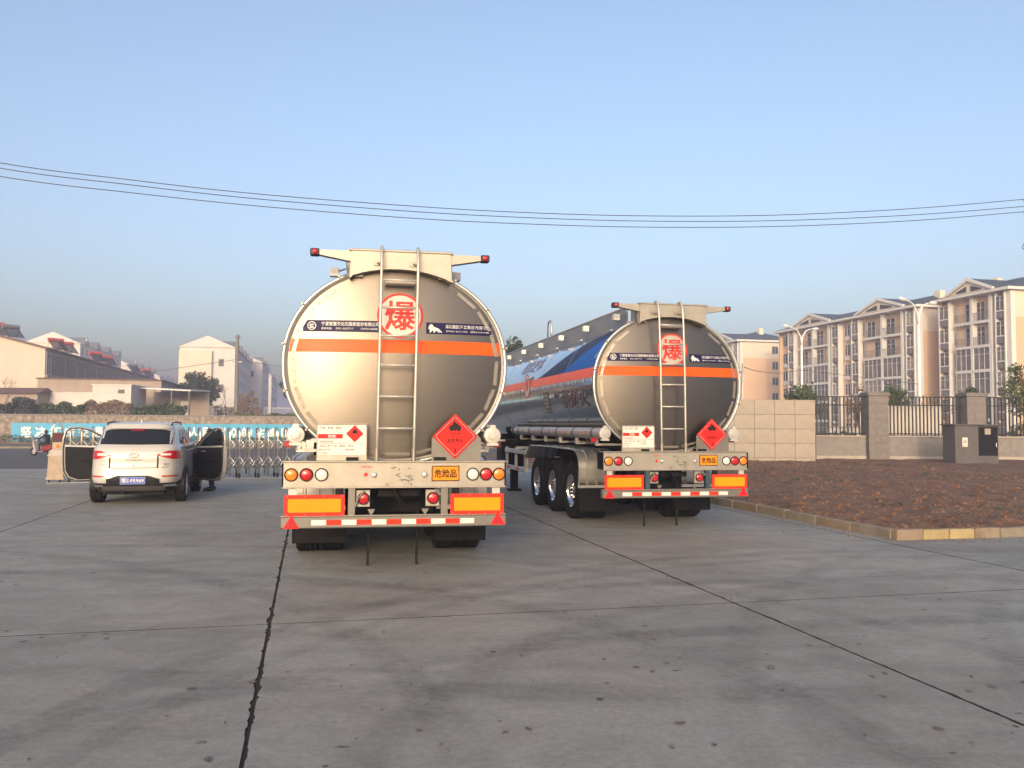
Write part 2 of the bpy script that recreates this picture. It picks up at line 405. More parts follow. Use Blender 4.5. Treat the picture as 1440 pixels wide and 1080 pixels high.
base = MB(); base.add(gpoly((-29, -29, 34.3, 34.3), (-36, 22, 22, -36), -.012), [(0, 1, 2, 3)])
struct(base.build('joint_bed', 'joint_dirt'))
yard = bpy.data.objects.new('concrete_yard', None); COL.objects.link(yard); struct(yard)
VJ = [-34.81+4.314*k for k in range(14)]; UJ = [-27.2, -9.84, 7.565, 24.94, 34.2]
def chip(kind, j, t, side):
    if kind == 'v':
        amp, w = (.040, .012) if abs(j+.3) < .1 else ((.026, .011) if abs(j-4.014) < .1 else (.018, .011))
    else: amp, w = .014, .009
    n = noise.noise(Vector((t*7.0, j*3.7+side*11.3, 1.7)))+.5*noise.noise(Vector((t*23.0, j*5.1+side*7.3, 4.2)))
    s = noise.noise(Vector((t*.55, j*2.1, 9.0)))
    return w+amp*max(0, n*.9+s*.35-.12)
for i in range(len(VJ)-1):
    for k in range(len(UJ)-1):
        va, vb, ua, ub = VJ[i], VJ[i+1], UJ[k], UJ[k+1]
        near = (va > -13 and vb < 13 and ub > 0 and ua < 20)
        st = .035 if (near and va > -6 and vb < 9) else (.12 if near else 1.0)
        def run(a, b): return lin(a, b, max(2, int(abs(b-a)/st)))
        pts = []
        e = .02
        for t in run(va+e, vb-e): pts.append((ua+chip('u', ua, t, 1), t))
        for t in run(ua+e, ub-e): pts.append((t, vb-chip('v', vb, t, -1)))
        for t in run(vb-e, va+e): pts.append((ub-chip('u', ub, t, -1), t))
        for t in run(ub-e, ua+e): pts.append((t, va+chip('v', va, t, 1)))
        z = random.uniform(-.0008, .0008)
        n = len(pts); vs = [g(u, v, z) for u, v in pts]+[g(u, v, -.05) for u, v in pts]
        m = MB(); m.add(vs, [tuple(range(n))]+[(q, q+n, (q+1) % n+n, (q+1) % n) for q in range(n)])
        sl = m.build('concrete_slab', 'concrete', yard); sl.data.materials.append(M('joint_dirt'))
        for pf in sl.data.polygons:
            if len(pf.vertices) == 4: pf.material_index = 1
# kerb stones round the bed
KU, KV = 11.18, 8.65
kerb = bpy.data.objects.new('kerb', None); COL.objects.link(kerb); struct(kerb)
def kerb_stone(u0, u1, v0, v1, m):
    q = MB(); b = .018; h = .15+random.uniform(-.008, .008)
    q.bbox(v0, v1, u0, u1, -.02, h, b)
    a = random.uniform(-.012, .012)
    cu, cv = (u0+u1)/2, (v0+v1)/2
    q.v = [g(cu+(y-cu)*1+a*(x-cv), cv+(x-cv)-a*(y-cu), z+noise.noise(Vector((x*3, y*3, z*5)))*.006) for x, y, z in q.v]
    q.build('kerb_stone', m, kerb)
u = KU+.155; k = 0
while u < 34:
    kerb_stone(u+.005, u+.985, KV, KV+.15, ('kerb', 'kerb_brown', 'kerb')[k % 3]); u += .995; k += 1
v = KV; k = 0
while v < 23:
    kerb_stone(KU, KU+.15, v+.005, v+.455, ('kerb_brown', 'kerb_ochre', 'kerb_ochre', 'kerb_brown', 'kerb')[min(k, 4)] if k < 6 else ('kerb', 'kerb_brown')[k % 2]); v += .465; k += 1
# soil bed
def soil_z(u, v):
    d = min(u-KU-.15, v-KV-.15)
    edge = min(1, max(0, d/.7))
    P = Vector((u, v, 0))
    far = min(1, max(0, (u-14)/16))
    return .06+edge*(.06+.14*far)+edge*(.05*noise.noise(P*.7)+.035*noise.noise(P*2.3)+.022*noise.noise(P*6))+.01*noise.noise(P*9)
m = MB(); us = [KU+.16+.11*i for i in range(290)]; vs = [KV+.16+.11*i for i in range(125)]
m.sheet(lambda u, v: g(u, v, soil_z(u, v)), us, vs)
m.sheet(lambda u, v: g(u, v, soil_z(u, v)), [KU+.16+.5*i for i in range(59)], [KV+.16+.11*124+.5*i for i in range(36)])
struct(m.build('soil_bed', 'soil', smooth=60))
clod = MB(); straw = MB(); weed = MB()
for i in range(5200):
    u = KU+.3+26*random.random()**1.5; v = KV+.3+14*random.random()
    z = soil_z(u, v); s = random.uniform(.012, .06)
    c = g(u, v, z); vs = []
    for a in ((1,0,0),(-1,0,0),(0,1,0),(0,-1,0),(0,0,1),(0,0,-.6)):
        vs.append(c+Vector(a)*s*random.uniform(.6, 1.3))
    clod.add(vs, [(0,2,4),(2,1,4),(1,3,4),(3,0,4),(2,0,5),(1,2,5),(3,1,5),(0,3,5)])
for i in range(420):      # crumbs fallen on the kerb and the concrete beside it
    if i % 2: u, v = KU+.1-random.expovariate(3.5), KV+12*random.random()
    else: u, v = KU+18*random.random()**1.3, KV+.1-random.expovariate(3.5)
    z = .15 if (u > KU and v > KV) else 0; s = random.uniform(.006, .02); c = g(u, v, z+s*.3)
    clod.add([c+Vector(a)*s*random.uniform(.6, 1.3) for a in ((1,0,0),(-1,0,0),(0,1,0),(0,-1,0),(0,0,.8),(0,0,-.3))], [(0,2,4),(2,1,4),(1,3,4),(3,0,4),(2,0,5),(1,2,5),(3,1,5),(0,3,5)])
for i in range(26000):
    u = KU+.25+27*random.random()**1.4; v = KV+.25+15*random.random()
    if noise.noise(Vector((u*.5, v*.5, 3))) < random.uniform(-.5, .3): continue
    z = soil_z(u, v); a = random.uniform(0, 6.28); L = random.uniform(.06, .26); w = random.uniform(.002, .0045)
    c = g(u, v, z+.008); d = Vector((math.cos(a), math.sin(a), random.uniform(-.05, .35)))*L; n = Vector((-math.sin(a), math.cos(a), .3))*w
    straw.add([c-n, c+n, c+d*.6+n*.8+Vector((0, 0, .012)), c+d, c+d*.6-n*.8+Vector((0, 0, .012))], [(0, 1, 2, 3, 4)])
for i in range(900):
    u = KU+.5+22*random.random(); v = KV+1+12*random.random()
    if noise.noise(Vector((u*.35, v*.35, 8))) < .12: continue
    z = soil_z(u, v); c = g(u, v, z)
    for k in range(7):
        a = random.uniform(0, 6.28); L = random.uniform(.06, .16); d = Vector((math.cos(a)*.7, math.sin(a)*.7, .6))*L; n = Vector((-math.sin(a), math.cos(a), 0))*.012
        weed.add([c, c+d*.5+n, c+d, c+d*.5-n], [(0, 1, 2, 3)])
tag(clod.build('soil_clods', 'soil'), 'loose reddish brown earth clods strewn over the planting bed', 'soil', kind='stuff')
tag(straw.build('dry_straw', 'straw'), 'pale dry grass stalks scattered over the brown planting bed', 'straw', kind='stuff')
tag(weed.build('small_weeds', 'weed'), 'sparse low green weeds in the brown planting bed', 'weeds', kind='stuff')

# dry leaves and grit lying on the concrete
rl = random.Random(17); leaf = MB()
for i in range(420):
    Y = 3.2+15*rl.random()**1.6; X = rl.uniform(-.75, .75)*Y
    uu, vv_ = uv((X, Y, 0))
    if vv_ > KV-.1 and uu > KU-.1: continue
    s = rl.uniform(.006, .030)*(1 if rl.random() < .85 else 1.8); a = rl.uniform(0, 6.28); n = rl.randint(5, 7); st_ = rl.uniform(.35, .8)
    P = []
    for k in range(n):
        q = 6.283*k/n; x, y = s*math.cos(q)*rl.uniform(.6, 1.1), s*st_*math.sin(q)*rl.uniform(.6, 1.1)
        P.append((X+x*math.cos(a)-y*math.sin(a), Y+x*math.sin(a)+y*math.cos(a), .002+rl.uniform(0, .008)))
    leaf.add(P+[(X, Y, .006)], [(k, (k+1) % n, n) for k in range(n)])
tag(leaf.build('leaf_litter', 'litter'), 'small dry leaf scraps and grit scattered on the concrete', 'litter', kind='stuff')
# ================================================================== tanker semi-trailers
TA, TBH, TC, TN = 1.265, 1.12, 2.24, 2.1
YR, DOME = .35, .12
def tsec(q, sc=1.0):
    c, s = math.cos(q), math.sin(q); e = 2/TN
    return (TA*sc*math.copysign(abs(c)**e, c), TC+TBH*sc*math.copysign(abs(s)**e, s))
def head_y(x, z):
    r2 = (x/TA)**2+((z-TC)/TBH)**2
    return YR-DOME*(1-r2)
def hp(off=.004): return lambda x, z: (x, head_y(x, z)-off, z)
def shell_x(z): return TA*max(0, 1-abs((z-TC)/TBH)**TN)**(1/TN)
def flat(y): return lambda x, z: (x, y, z)
FLAME = [(-.30,-.62),(-.52,-.40),(-.62,-.12),(-.50,.02),(-.62,.16),(-.42,.12),(-.46,.36),(-.26,.22),(-.18,.58),(-.02,.98),(.02,.62),(.14,.44),(.22,.62),(.28,.36),(.34,.20),(.52,.30),(.46,.10),(.62,.02),(.54,-.22),(.56,-.44),(.34,-.62),(.12,-.40),(.02,-.62),(-.12,-.46)]
LION = [(0,.40),(.03,.66),(.10,.86),(.20,.98),(.30,.92),(.34,.74),(.48,.62),(.66,.52),(.80,.40),(.90,.22),(1.0,.06),(.98,0),(.90,.04),(.84,.16),(.80,.04),(.72,0),(.70,.10),(.60,.22),(.50,.16),(.46,.02),(.36,0),(.38,.12),(.30,.26),(.22,.10),(.16,0),(.06,.0),(.12,.14),(.10,.34)]
def tyre_data():
    R, W = .505, .145
    prof = [(.29, -W*.86), (.33, -W), (.42, -W*1.06), (.475, -W*.98), (.497, -W*.82)]
    for k in range(5):
        a = -W*.72+k*W*.36
        prof += [(R, a-W*.10), (R, a+W*.10), (R-.013, a+W*.13), (R-.013, a+W*.23)]
    prof = prof[:-2]+[(.497, W*.82), (.475, W*.98), (.42, W*1.06), (.33, W), (.29, W*.86)]
    m = MB(); m.lathe(prof, 44); return m.data('tyre', 'rubber', 35)
def rim_data():     # outer face towards -x
    m = MB(); m.lathe([(.295, .10), (.285, .0), (.275, -.08), (.292, -.118), (.300, -.124), (.292, -.132), (.268, -.118), (.250, -.06), (.225, -.035), (.16, -.025), (.145, -.03), (.14, -.075), (.10, -.085), (.0, -.087)], 40)
    for k in range(10):
        q = 2*math.pi*k/10; m.cyl((-.10, .118*math.cos(q), .118*math.sin(q)), (-.07, .118*math.cos(q), .118*math.sin(q)), .011, 6)
    return m.data('rim', 'alu_polish', 40)
def hole_data():
    m = MB()
    for k in range(10):
        q = 2*math.pi*(k+.5)/10; m.cyl((-.046, .192*math.cos(q), .192*math.sin(q)), (-.030, .192*math.cos(q), .192*math.sin(q)), .022, 10)
    return m.data('rim_hole', 'black_ink')
TYRE, RIM, HOLES = tyre_data(), rim_data(), hole_data()
def ring_lamp(r, lens, parent, x, y, z, name='tail_lamp'):
    o = put(name, RINGM[round(r, 3)], parent, (x, y, z))
    put('lens', LENSM[lens, round(r, 3)], o)
    return o
RINGM, LENSM = {}, {}
for r in (.072, .055):
    m = MB(); m.lathe([(r*.86, .01), (r*.86, -.016), (r*.96, -.024), (r*1.04, -.016), (r*1.04, .0)], 28, axis='y'); RINGM[r] = m.data('tail_lamp', 'rubber_seal', 40)
    for ln in ('lens_orange', 'lens_red', 'lens_clear'):
        m = MB(); m.lathe([(r*.88, -.008), (r*.75, -.014), (r*.4, -.019), (0, -.021)], 24, axis='y'); LENSM[ln, r] = m.data('lens', ln, 60)
m = MB(); m.cyl((0, .004, 0), (0, -.008, 0), .008, 6); RIVET = m.data('rivet', 'alu_grey')
ZO = .163      # the frame's zero height above the ground
def tanker(loc, ang, label, frame_mat, lean=0.0):
    T = thing('tanker_trailer', label, 'tanker', (loc[0], loc[1], ZO), ang, 'silver fuel tanker trailers in the yard')
    # ---- tank
    N = 80; ys = [YR+.02, YR+.5, 2, 3.2, 4.4, 5.6, 6.8, 8, 9.2, 10.4, 11.4]
    m = MB(); m.sheet(lambda y, q: (tsec(q)[0], y, tsec(q)[1]), ys, lin(0, 2*math.pi, N+1))
    m.sheet(lambda s, q: (tsec(q, math.cos(s))[0], 11.4+.25*math.sin(s), tsec(q, math.cos(s))[1]), lin(0, math.pi/2-.01, 6), lin(0, 2*math.pi, N+1))
    tank = m.build('tank', 'alu_side', T, 180)
    for y in (2.3, 4.2, 6.1, 8.0, 9.9):
        m = MB(); m.sheet(lambda a, q: (tsec(q, 1.0022+.0015*(1-a*a))[0], y+a*.022, tsec(q, 1.0022+.0015*(1-a*a))[1]), (-1, 0, 1), lin(0, 2*math.pi, N+1)); m.build('weld_seam', 'alu_side', tank, 180)
    m = MB(); m.sheet(lambda s, q: (lambda p: (p[0], head_y(p[0], p[1]), p[1]))(tsec(q, s)), [.002]+lin(.06, 1.0, 18), lin(0, 2*math.pi, N+1))
    head = m.build('rear_head', 'alu_head', T, 180)
    m = MB(); m.sheet(lambda p, q: (tsec(q, p[0])[0], p[1], tsec(q, p[0])[1]), [(.99, YR-.006), (1.012, YR-.012), (1.016, YR), (1.016, YR+.07), (1.002, YR+.072)], lin(0, 2*math.pi, N+1)); m.build('flange', 'alu_grey', T, 50)
    m = MB(); m.tube([(tsec(q, 1.03)[0], YR+.02, tsec(q, 1.03)[1]) for q in lin(math.radians(116), math.radians(424), 90)], .024, 10); rp = m.build('rim_pipe', 'galv', T, 180)
    for k in range(13):
        q = math.radians(120+k*300/12); x, z = tsec(q, 1.05); x2, z2 = tsec(q, 1.0)
        m = MB(); m.cyl((x, YR-.03, z), (x, YR+.03, z), .014, 8); m.cyl((x2, YR, z2), (x, YR, z), .01, 6); m.build('clip', 'alu_trim', rp)
    ns = 21
    for k in range(ns):
        q0 = math.radians(90+360*(k+.08)/ns); q1 = math.radians(90+360*(k+.92)/ns)
        if abs(((k+.5)/ns*360+180) % 360-180) < 26: continue
        vs = []
        for sc, o in ((.928, .003), (.962, .003), (.962, .009), (.928, .009)):
            for q in (q0, q1):
                x, z = tsec(q, sc); vs.append((x, head_y(x, z)-o, z))
        m = MB(); m.add(vs, [(0,1,3,2),(2,3,5,4),(4,5,7,6),(6,7,1,0),(0,2,4,6),(1,7,5,3)])
        st = m.build('rim_strip', 'alu_trim', T)
        for q in (q0*.92+q1*.08, (q0+q1)/2, q0*.08+q1*.92):
            x, z = tsec(q, .945); y = head_y(x, z)-.01; put('rivet', RIVET, st, (x, y, z))
    # ---- markings on the rear head
    zl, zh = 2.37, 2.522
    m = MB(); m.sheet(lambda s, z: hp()(s*shell_x(z)*.985, z), lin(-1, 1, 33), (zl, (zl+zh)/2, zh)); m.build('orange_stripe', 'orange_film', head, 180)
    def plate(x0, x1, z0, z1):
        m = MB(); m.sheet(lambda x, z: hp()(x, z), lin(x0, x1, 13), lin(z0, z1, 3)); return m.build('name_plate', 'navy_film', head, 180)
    zp0, zp1 = 2.608, 2.742
    p = plate(-1.085, -.195, zp0, zp1)
    words([('宁夏智慧天化石国家股份有限公司', -.545, 2.70, .66, .048, hp(.008), .012), ('服务电话:', -.815, 2.645, .12, .026, hp(.008), .01), ('0951-5027717', -.61, 2.645, .20, .022, hp(.008), .0), ('13995418088', -.33, 2.645, .19, .022, hp(.008), .0)], 'white_film', p)
    cx, cz = -.985, 2.675
    m = MB(); m.sheet(lambda r, q: hp(.008)(cx+r*math.cos(q), cz+r*math.sin(q)), (.041, .050), lin(0, 2*math.pi, 25)); lettering(m, '益', cx, cz, .056, .056, hp(.008), .02)
    m.build('logo', 'white_film', p)
    p = plate(.335, 1.12, zp0, zp1)
    words([('湖北福田', .64, 2.70, .15, .046, hp(.008), .008), ('（海立美达）', .825, 2.70, .21, .046, hp(.008), .008), ('专用汽车', 1.01, 2.70, .15, .046, hp(.008), .008), ('服务电话: 400-010-3003', .70, 2.645, .26, .022, hp(.008), .0), ('销售电话: 0722-8319888', .98, 2.645, .23, .022, hp(.008), .0)], 'white_film', p)
    m = MB(); m.add([hp(.008)(.36+a*.165, 2.622+b*.105) for a, b in LION], [tuple(range(len(LION)))])
    m.build('lion_logo', 'white_film', p)
    cx, cz = .03, 2.815
    m = MB(); m.sheet(lambda r, q: hp(.006)(cx+r*math.cos(q), cz+r*math.sin(q)), (.243, .27), lin(0, 2*math.pi, 49)); em = m.build('hazard_emblem', 'red_film', head, 180)
    m = MB(); m.sheet(lambda r, q: hp(.004)(cx+r*math.cos(q), cz+r*math.sin(q)), (.002, .12, .243), lin(0, 2*math.pi, 49)); m.build('emblem_disc', 'pale_film', em, 180)
    m = MB()
    for k, dx in enumerate((0, -.005, .005)): lettering(m, '爆', cx+dx, cz, .345, .35, hp(.007+.0012*k), .010)
    m.build('lettering', 'red_film', em)
    m = MB(); m.bbox(-.16, .205, .175, .255, 3.165, 3.225, .008); m.build('lamp_hood', 'alu_plate', T)
    # ---- top box with the two lamp arms
    q0, q1 = math.radians(61), math.radians(118)
    arc = [tsec(q, 1.005) for q in lin(q0, q1, 13)]
    poly = [(-.545, 3.57), (.615, 3.57)]+[(max(-.56, min(.63, x)), z-.01) for x, z in arc]
    m = MB(); m.prism(poly, YR-.13, YR+.32); bx = m.build('light_box', 'alu_plate', T)
    m = MB(); m.bbox(-.57, .64, YR-.145, YR+.33, 3.555, 3.58, .006); m.build('lid', 'alu_plate', bx)
    for s, x0 in ((-1, -.55), (1, .62)):
        x1 = x0+s*.36
        m = MB(); m.add([(x0, YR-.1, 3.435), (x0, YR+.02, 3.435), (x1, YR+.02, 3.50), (x1, YR-.1, 3.50), (x0, YR-.1, 3.56), (x0, YR+.02, 3.56), (x1, YR+.02, 3.555), (x1, YR-.1, 3.555)], [(0,1,2,3),(7,6,5,4),(0,4,5,1),(3,2,6,7),(0,3,7,4),(1,5,6,2)])
        ar = m.build('lamp_arm', 'alu_plate', T)
        m = MB(); m.bbox(min(x1, x1+s*.105), max(x1, x1+s*.105), YR-.115, YR+.0, 3.488, 3.57, .01); lp = m.build('marker_lamp', 'rubber_seal', ar)
        m = MB(); m.lathe([(.03, -.012), (.02, -.02), (0, -.022)], 14, (x1+s*.05, YR-.115, 3.53), 'y'); m.build('lens', 'lens_red', lp, 60)
        m = MB(); m.box(x0-s*.14, x0+s*.02, YR-.06, YR+.10, 3.26, 3.44); m.build('arm_bracket', 'alu_grey', ar)
    # ---- ladder
    lad = bpy.data.objects.new('ladder', None); COL.objects.link(lad); lad.parent = T
    def lx(z, s): return (-.225 if s < 0 else .195)+(z-1.14)*.012+lean*(z-1.14)
    for s in (-1, 1):
        pts = [(lx(1.13, s), .10, 1.10), (lx(1.5, s), .085, 1.5), (lx(2.4, s), .06, 2.4), (lx(3.25, s), .07, 3.28), (lx(3.4, s), .085, 3.44), (lx(3.5, s), .12, 3.545), (lx(3.55, s), .17, 3.60), (lx(3.55, s), .235, 3.605), (lx(3.55, s), .275, 3.575)]
        m = MB(); m.tube(pts, .0175, 10); m.build('rail', 'alu_light', lad, 180)
        m = MB(); m.tube([(lx(3.36, s), .08, 3.40), (lx(3.36, s), .15, 3.40), (lx(3.36, s)-.06, YR-.125, 3.42)], .014, 8); m.cyl((lx(3.36, s)-.06, YR-.125, 3.42), (lx(3.36, s)-.06, YR-.15, 3.42), .035, 12); m.build('bracket', 'alu_trim', lad)
        m = MB(); m.cyl((lx(1.13, s), .10, 1.12), (lx(1.13, s), .098, 1.26), .026, 10); m.build('socket', 'alu_trim', lad, 40)
    for z in (3.20, 2.88, 2.555, 2.215, 1.855, 1.49):
        y = .06+.02*abs(z-2.5)
        m = MB(); m.tube([(lx(z, -1), y, z), (lx(z, 1), y, z)], .0135, 8); m.build('rung', 'alu_light', lad, 180)
    # ---- rear panel with lamps and signs
    m = MB(); m.bbox(-1.255, 1.25, .02, .06, .82, 1.11, .008); pan = m.build('rear_panel', 'alu_plate', T)
    m = MB(); m.bbox(-1.265, 1.26, -.005, .17, 1.105, 1.122, .004); m.build('ledge', 'alu_plate', pan)
    m = MB(); m.bbox(-1.262, 1.257, -.002, .055, .815, .834, .004); m.build('bottom_lip', 'alu_plate', pan)
    m = MB(); m.box(-1.263, -1.256, .0, .3, .83, 1.1); m.build('end_cap', 'chassis', pan)
    m = MB(); m.box(1.251, 1.258, .0, .3, .83, 1.1); m.build('end_cap', 'chassis', pan)
    for x, ln in ((-1.165, 'lens_orange'), (-1.0, 'lens_red'), (-.835, 'lens_clear'), (.872, 'lens_clear'), (1.026, 'lens_red'), (1.178, 'lens_orange')):
        ring_lamp(.072, ln, pan, x, .02, .968)
    m = MB(); m.bbox(.398, .714, .008, .02, .89, 1.065, .003); sg = m.build('danger_plate', 'black_ink', pan)
    m = MB(); m.box(.408, .704, .004, .008, .90, 1.055); m.build('plate_face', 'sign_orange', sg)
    m = MB(); lettering(m, '危险品', .556, .9775, .255, .098, flat(.001), .022); m.build('lettering', 'black_ink', sg)
    for x in (-.255, .315):
        m = MB(); m.lathe([(.034, .0), (.034, -.012), (.024, -.03), (.0, -.034)], 12, (x, .018, .965), 'y'); m.build('bolt', 'galv', pan, 40)
    m = MB(); m.lathe([(.024, .0), (.022, -.01), (0, -.012)], 12, (-.345, .018, .968), 'y'); m.build('stud', 'red_film', pan)
    m = MB(); lettering(m, '牌照安装处', -.335, 1.055, .12, .02, flat(.014)); m.build('lettering', 'red_film', pan)
    rnd = random.Random(5)
    m = MB()
    for k in range(16):
        x = rnd.uniform(-.08, .16); z = rnd.choice((1.04, .97, .905))+rnd.uniform(-.02, .02)
        m.tube([(x, .018, z), (x+rnd.uniform(-.02, .03), .014, z+rnd.uniform(-.02, .02)), (x+rnd.uniform(.02, .05), .018, z+rnd.uniform(-.02, .02))], .0035, 5)
    m.build('weld_script', 'alu_grey', pan)
    for x in (-.105, .165):
        m = MB(); m.cyl((x, .02, .855), (x, .012, .855), .009, 6); m.build('rivet', 'chassis', pan)
    # information board
    m = MB(); m.bbox(-.90, -.335, .13, .145, 1.12, 1.535, .004); ib = m.build('information_board', 'alu_plate', T)
    m = MB(); m.bbox(-.90, -.335, .112, .15, 1.528, 1.545, .004); m.build('lip', 'alu_plate', ib)
    m = MB(); m.box(-.885, -.35, .124, .13, 1.185, 1.525); fc = m.build('board_face', 'white_film', ib)
    m = MB(); m.box(-.885, -.61, .121, .124, 1.372, 1.422); m.build('red_band', 'placard_red', ib)
    d = .098; cx, cz = -.475, 1.427
    m = MB(); m.prism([(cx-d, cz), (cx, cz-d), (cx+d, cz), (cx, cz+d)], .120, .124); m.build('diamond', 'placard_red', ib)
    m = MB(); m.add([(cx+a*.05, .1185, cz+.025+b*.048) for a, b in FLAME], [tuple(range(len(FLAME)))])
    for body, x, z, w, h in (('汽油、柴油、煤油', -.75, 1.492, .24, .034), ('货物名称', -.79, 1.335, .15, .026), ('适装介质:汽油、柴油、煤油', -.68, 1.287, .38, .026), ('罐体设计代码', -.81, 1.245, .13, .024), ('危险货物', -.53, 1.245, .10, .026), ('出厂编号', -.83, 1.207, .095, .022)):
        words([(body, x, z, w, h, flat(.1225), .008)], 'grey_ink', ib)
    m.build('flame', 'black_ink', ib); m = MB()
    m.box(-.88, -.355, .1225, .1235, 1.312, 1.315); m.build('ruled_line', 'grey_ink', ib)
    m = MB(); lettering(m, '危险', -.73, 1.397, .09, .038, flat(.1195), .02); m.build('lettering', 'white_film', ib)
    # diamond placard on its stand
    cx, cz, d = .675, 1.40, .262
    m = MB(); m.prism([(.405, 1.12), (.985, 1.12), (.985, 1.375), (.83, 1.53), (.57, 1.53), (.405, 1.375)], .15, .158); m.build('placard_stand', 'alu_grey', T)
    m = MB(); m.prism([(cx-d, cz), (cx, cz-d), (cx+d, cz), (cx, cz+d)], .128, .148); pl = m.build('hazard_placard', 'placard_red', T)
    def sqring(a, b, y):
        q = MB(); P = []
        for r in (a, b): P += [(cx-r, y, cz), (cx, y, cz-r), (cx+r, y, cz), (cx, y, cz+r)]
        q.add(P, [(i, (i+1) % 4, 4+(i+1) % 4, 4+i) for i in range(4)]); return q
    sqring(d*.90, d*.935, .1255).build('border', 'black_ink', pl); sqring(d*.875, d*.89, .1255).build('border', 'white_film', pl)
    m = MB(); m.add([(cx+a*.125, .1255, cz+.112+b*.088) for a, b in FLAME], [tuple(range(len(FLAME)))]); m.box(cx-.07, cx+.07, .1245, .1265, cz+.034, cz+.042); m.build('flame', 'black_ink', pl)
    words([('易燃液体', cx, cz-.05, .185, .054, flat(.1255), .011), ('3', cx, cz-.165, .036, .06, flat(.1255), .01)], 'black_ink', pl)
    for a, b in ((-.86, 0), (.86, 0), (0, .86), (0, -.86)): put('rivet', RIVET, pl, (cx+a*d, .127, cz+b*d))
    # reflector boards
    for x0, x1 in ((-1.235, -.575), (.615, 1.235)):
        m = MB(); m.bbox(x0, x1, .0, .02, .508, .745, .003); rb = m.build('reflector_board', 'reflect_red', T)
        m = MB(); m.box(x0+.042, x1-.042, -.003, .0, .552, .70); m.build('yellow_panel', 'reflect_yellow', rb)
        for x in lin(x0+.03, x1-.03, 4):
            for z in (.522, .73): put('rivet', RIVET, rb, (x, 0, z))
        s = -1 if x0 < 0 else 1
        for x in (x0+.09, x1-.06) if s < 0 else (x1-.09, x0+.06):
            m = MB(); m.box(x-.045, x+.045, .022, .05, .745, .815); m.build('hanger', 'white_tube' if abs(x) > .9 else 'chassis', T)
    for x in (-.50, .545):
        m = MB(); m.box(x-.038, x+.038, .01, .09, .505, .815); m.build('frame_post', frame_mat, T)
    for x in (-.37, .42):
        m = MB(); m.bbox(x-.085, x+.075, .075, .085, .60, .79, .004); bp = m.build('lamp_bracket', 'alu_plate', T)
        o = ring_lamp(.072, 'lens_red', bp, x, .06, .695); o.scale = (.92, 1, .92)
        m = MB(); s = -1 if x < 0 else 1
        m.tube([(x-.01*s, .05, .78), (x+.06*s, .02, .70), (x+.09*s, .03, .61)] if s < 0 else [(x+.02, .05, .80), (x+.08, .02, .74), (x+.13, .03, .70)], .013, 6); m.build('hose', 'alu_grey', bp)
        m = MB(); xx = x+(.09 if s < 0 else -.09)
        m.prism([(xx-.04, .575), (xx+.04, .575), (xx+.025, .54), (xx, .505), (xx-.025, .54)], .06, .075); m.build('lug', 'alu_grey', T)
    m = MB(); m.box(-.46, .51, 1.0, 1.06, .45, .84); m.build('cross_member', 'chassis', T)
    m = MB(); m.box(-.2, .28, .26, .30, .70, .78); m.tube([(-.05, .2, .84), (.02, .18, .70), (.1, .22, .6)], .02, 8); m.build('air_line', 'chassis', T)
    # rear beam
    m = MB(); m.bbox(-1.275, 1.265, .0, .10, .372, .505, .012); bm_ = m.build('rear_beam', 'alu_grey', T)
    m = MB(); m.box(-1.272, 1.262, .002, .09, .5055, .512); m.build('beam_lip', 'alu_plate', bm_)
    for k in range(11):
        x0 = -.94+k*.1665
        m = MB(); m.box(x0+.002, x0+.1645, -.004, .0, .408, .466); tp = m.build('reflective_tape', 'white_film' if k % 2 == 0 else 'reflect_red', bm_)
    for x, z in ((-1.155, .405), (1.165, .420)):
        m = MB(); m.prism([(x-.088, z-.03), (x+.088, z-.03), (x, z+.115)], -.008, .0); tr = m.build('triangle_reflector', 'placard_red', bm_)
        m = MB(); a = [(x-.062, z-.018), (x+.062, z-.018), (x, z+.085)]; m.prism(a, -.011, -.008); m.build('reflector_face', 'lens_red', tr)
    for x in (-.30, .285):
        m = MB(); m.box(x-.016, x+.016, .70, .708, -ZO, .60); m.build('earth_strap', 'rubber', T)
    # ---- running gear
    for s in (-1, 1):
        for a in range(3):
            y = 2.08+1.31*a
            for x, inner in ((s*1.075, 0), (s*.75, 1)):
                w = bpy.data.objects.new('wheel', None); COL.objects.link(w); w.parent = T; w.location = (x, y, .505-ZO); w.rotation_euler = (random.uniform(0, 6), 0, 0 if s < 0 else math.pi)
                put('tyre', TYRE, w)
                r = put('rim', RIM, w); put('rim_hole', HOLES, w)
        # mudguard over the wheels
        prof = [(1.42, .46), (1.385, .62), (1.375, .78), (1.40, .91), (1.47, 1.01), (1.58, 1.07), (1.75, 1.095), (3.4, 1.105), (5.0, 1.095), (5.2, 1.06), (5.4, .94), (5.62, .80)]
        cross = [(-.345, .0), (-.335, .018), (-.315, .018), (-.30, .0), (-.19, .0), (-.175, .014), (-.155, .014), (-.14, .0), (-.02, .0), (-.005, .014), (.015, .014), (.03, .0), (.15, .0), (.165, .014), (.185, .014), (.2, .0), (.32, .0), (.335, .018), (.345, .0)]
        m = MB()
        def fnd(i, j):
            y, z = prof[i]; a = prof[max(0, i-1)]; b = prof[min(len(prof)-1, i+1)]
            t = Vector((b[0]-a[0], b[1]-a[1])).normalized(); o = cross[j][1]
            return (s*.925+cross[j][0], y-t.y*o, z+t.x*o)
        m.sheet(fnd, range(len(prof)), range(len(cross)))
        mg = m.build('mudguard', 'alu_fender', T, 35)
        mo = mg.modifiers.new('thickness', 'SOLIDIFY'); mo.thickness = .006; mo.offset = -1
        m = MB(); m.box(s*.925-.345, s*.925+.345, 1.365, 1.40, .44, .49); m.build('mudguard_band', 'alu_fender', T)
        m = MB(); m.bbox(s*.905-.335, s*.905+.335, 1.405, 1.42, .02, .50, .004); m.build('mudflap', 'flap', T)
        # hose tube
        y0, y1 = .28, 6.9
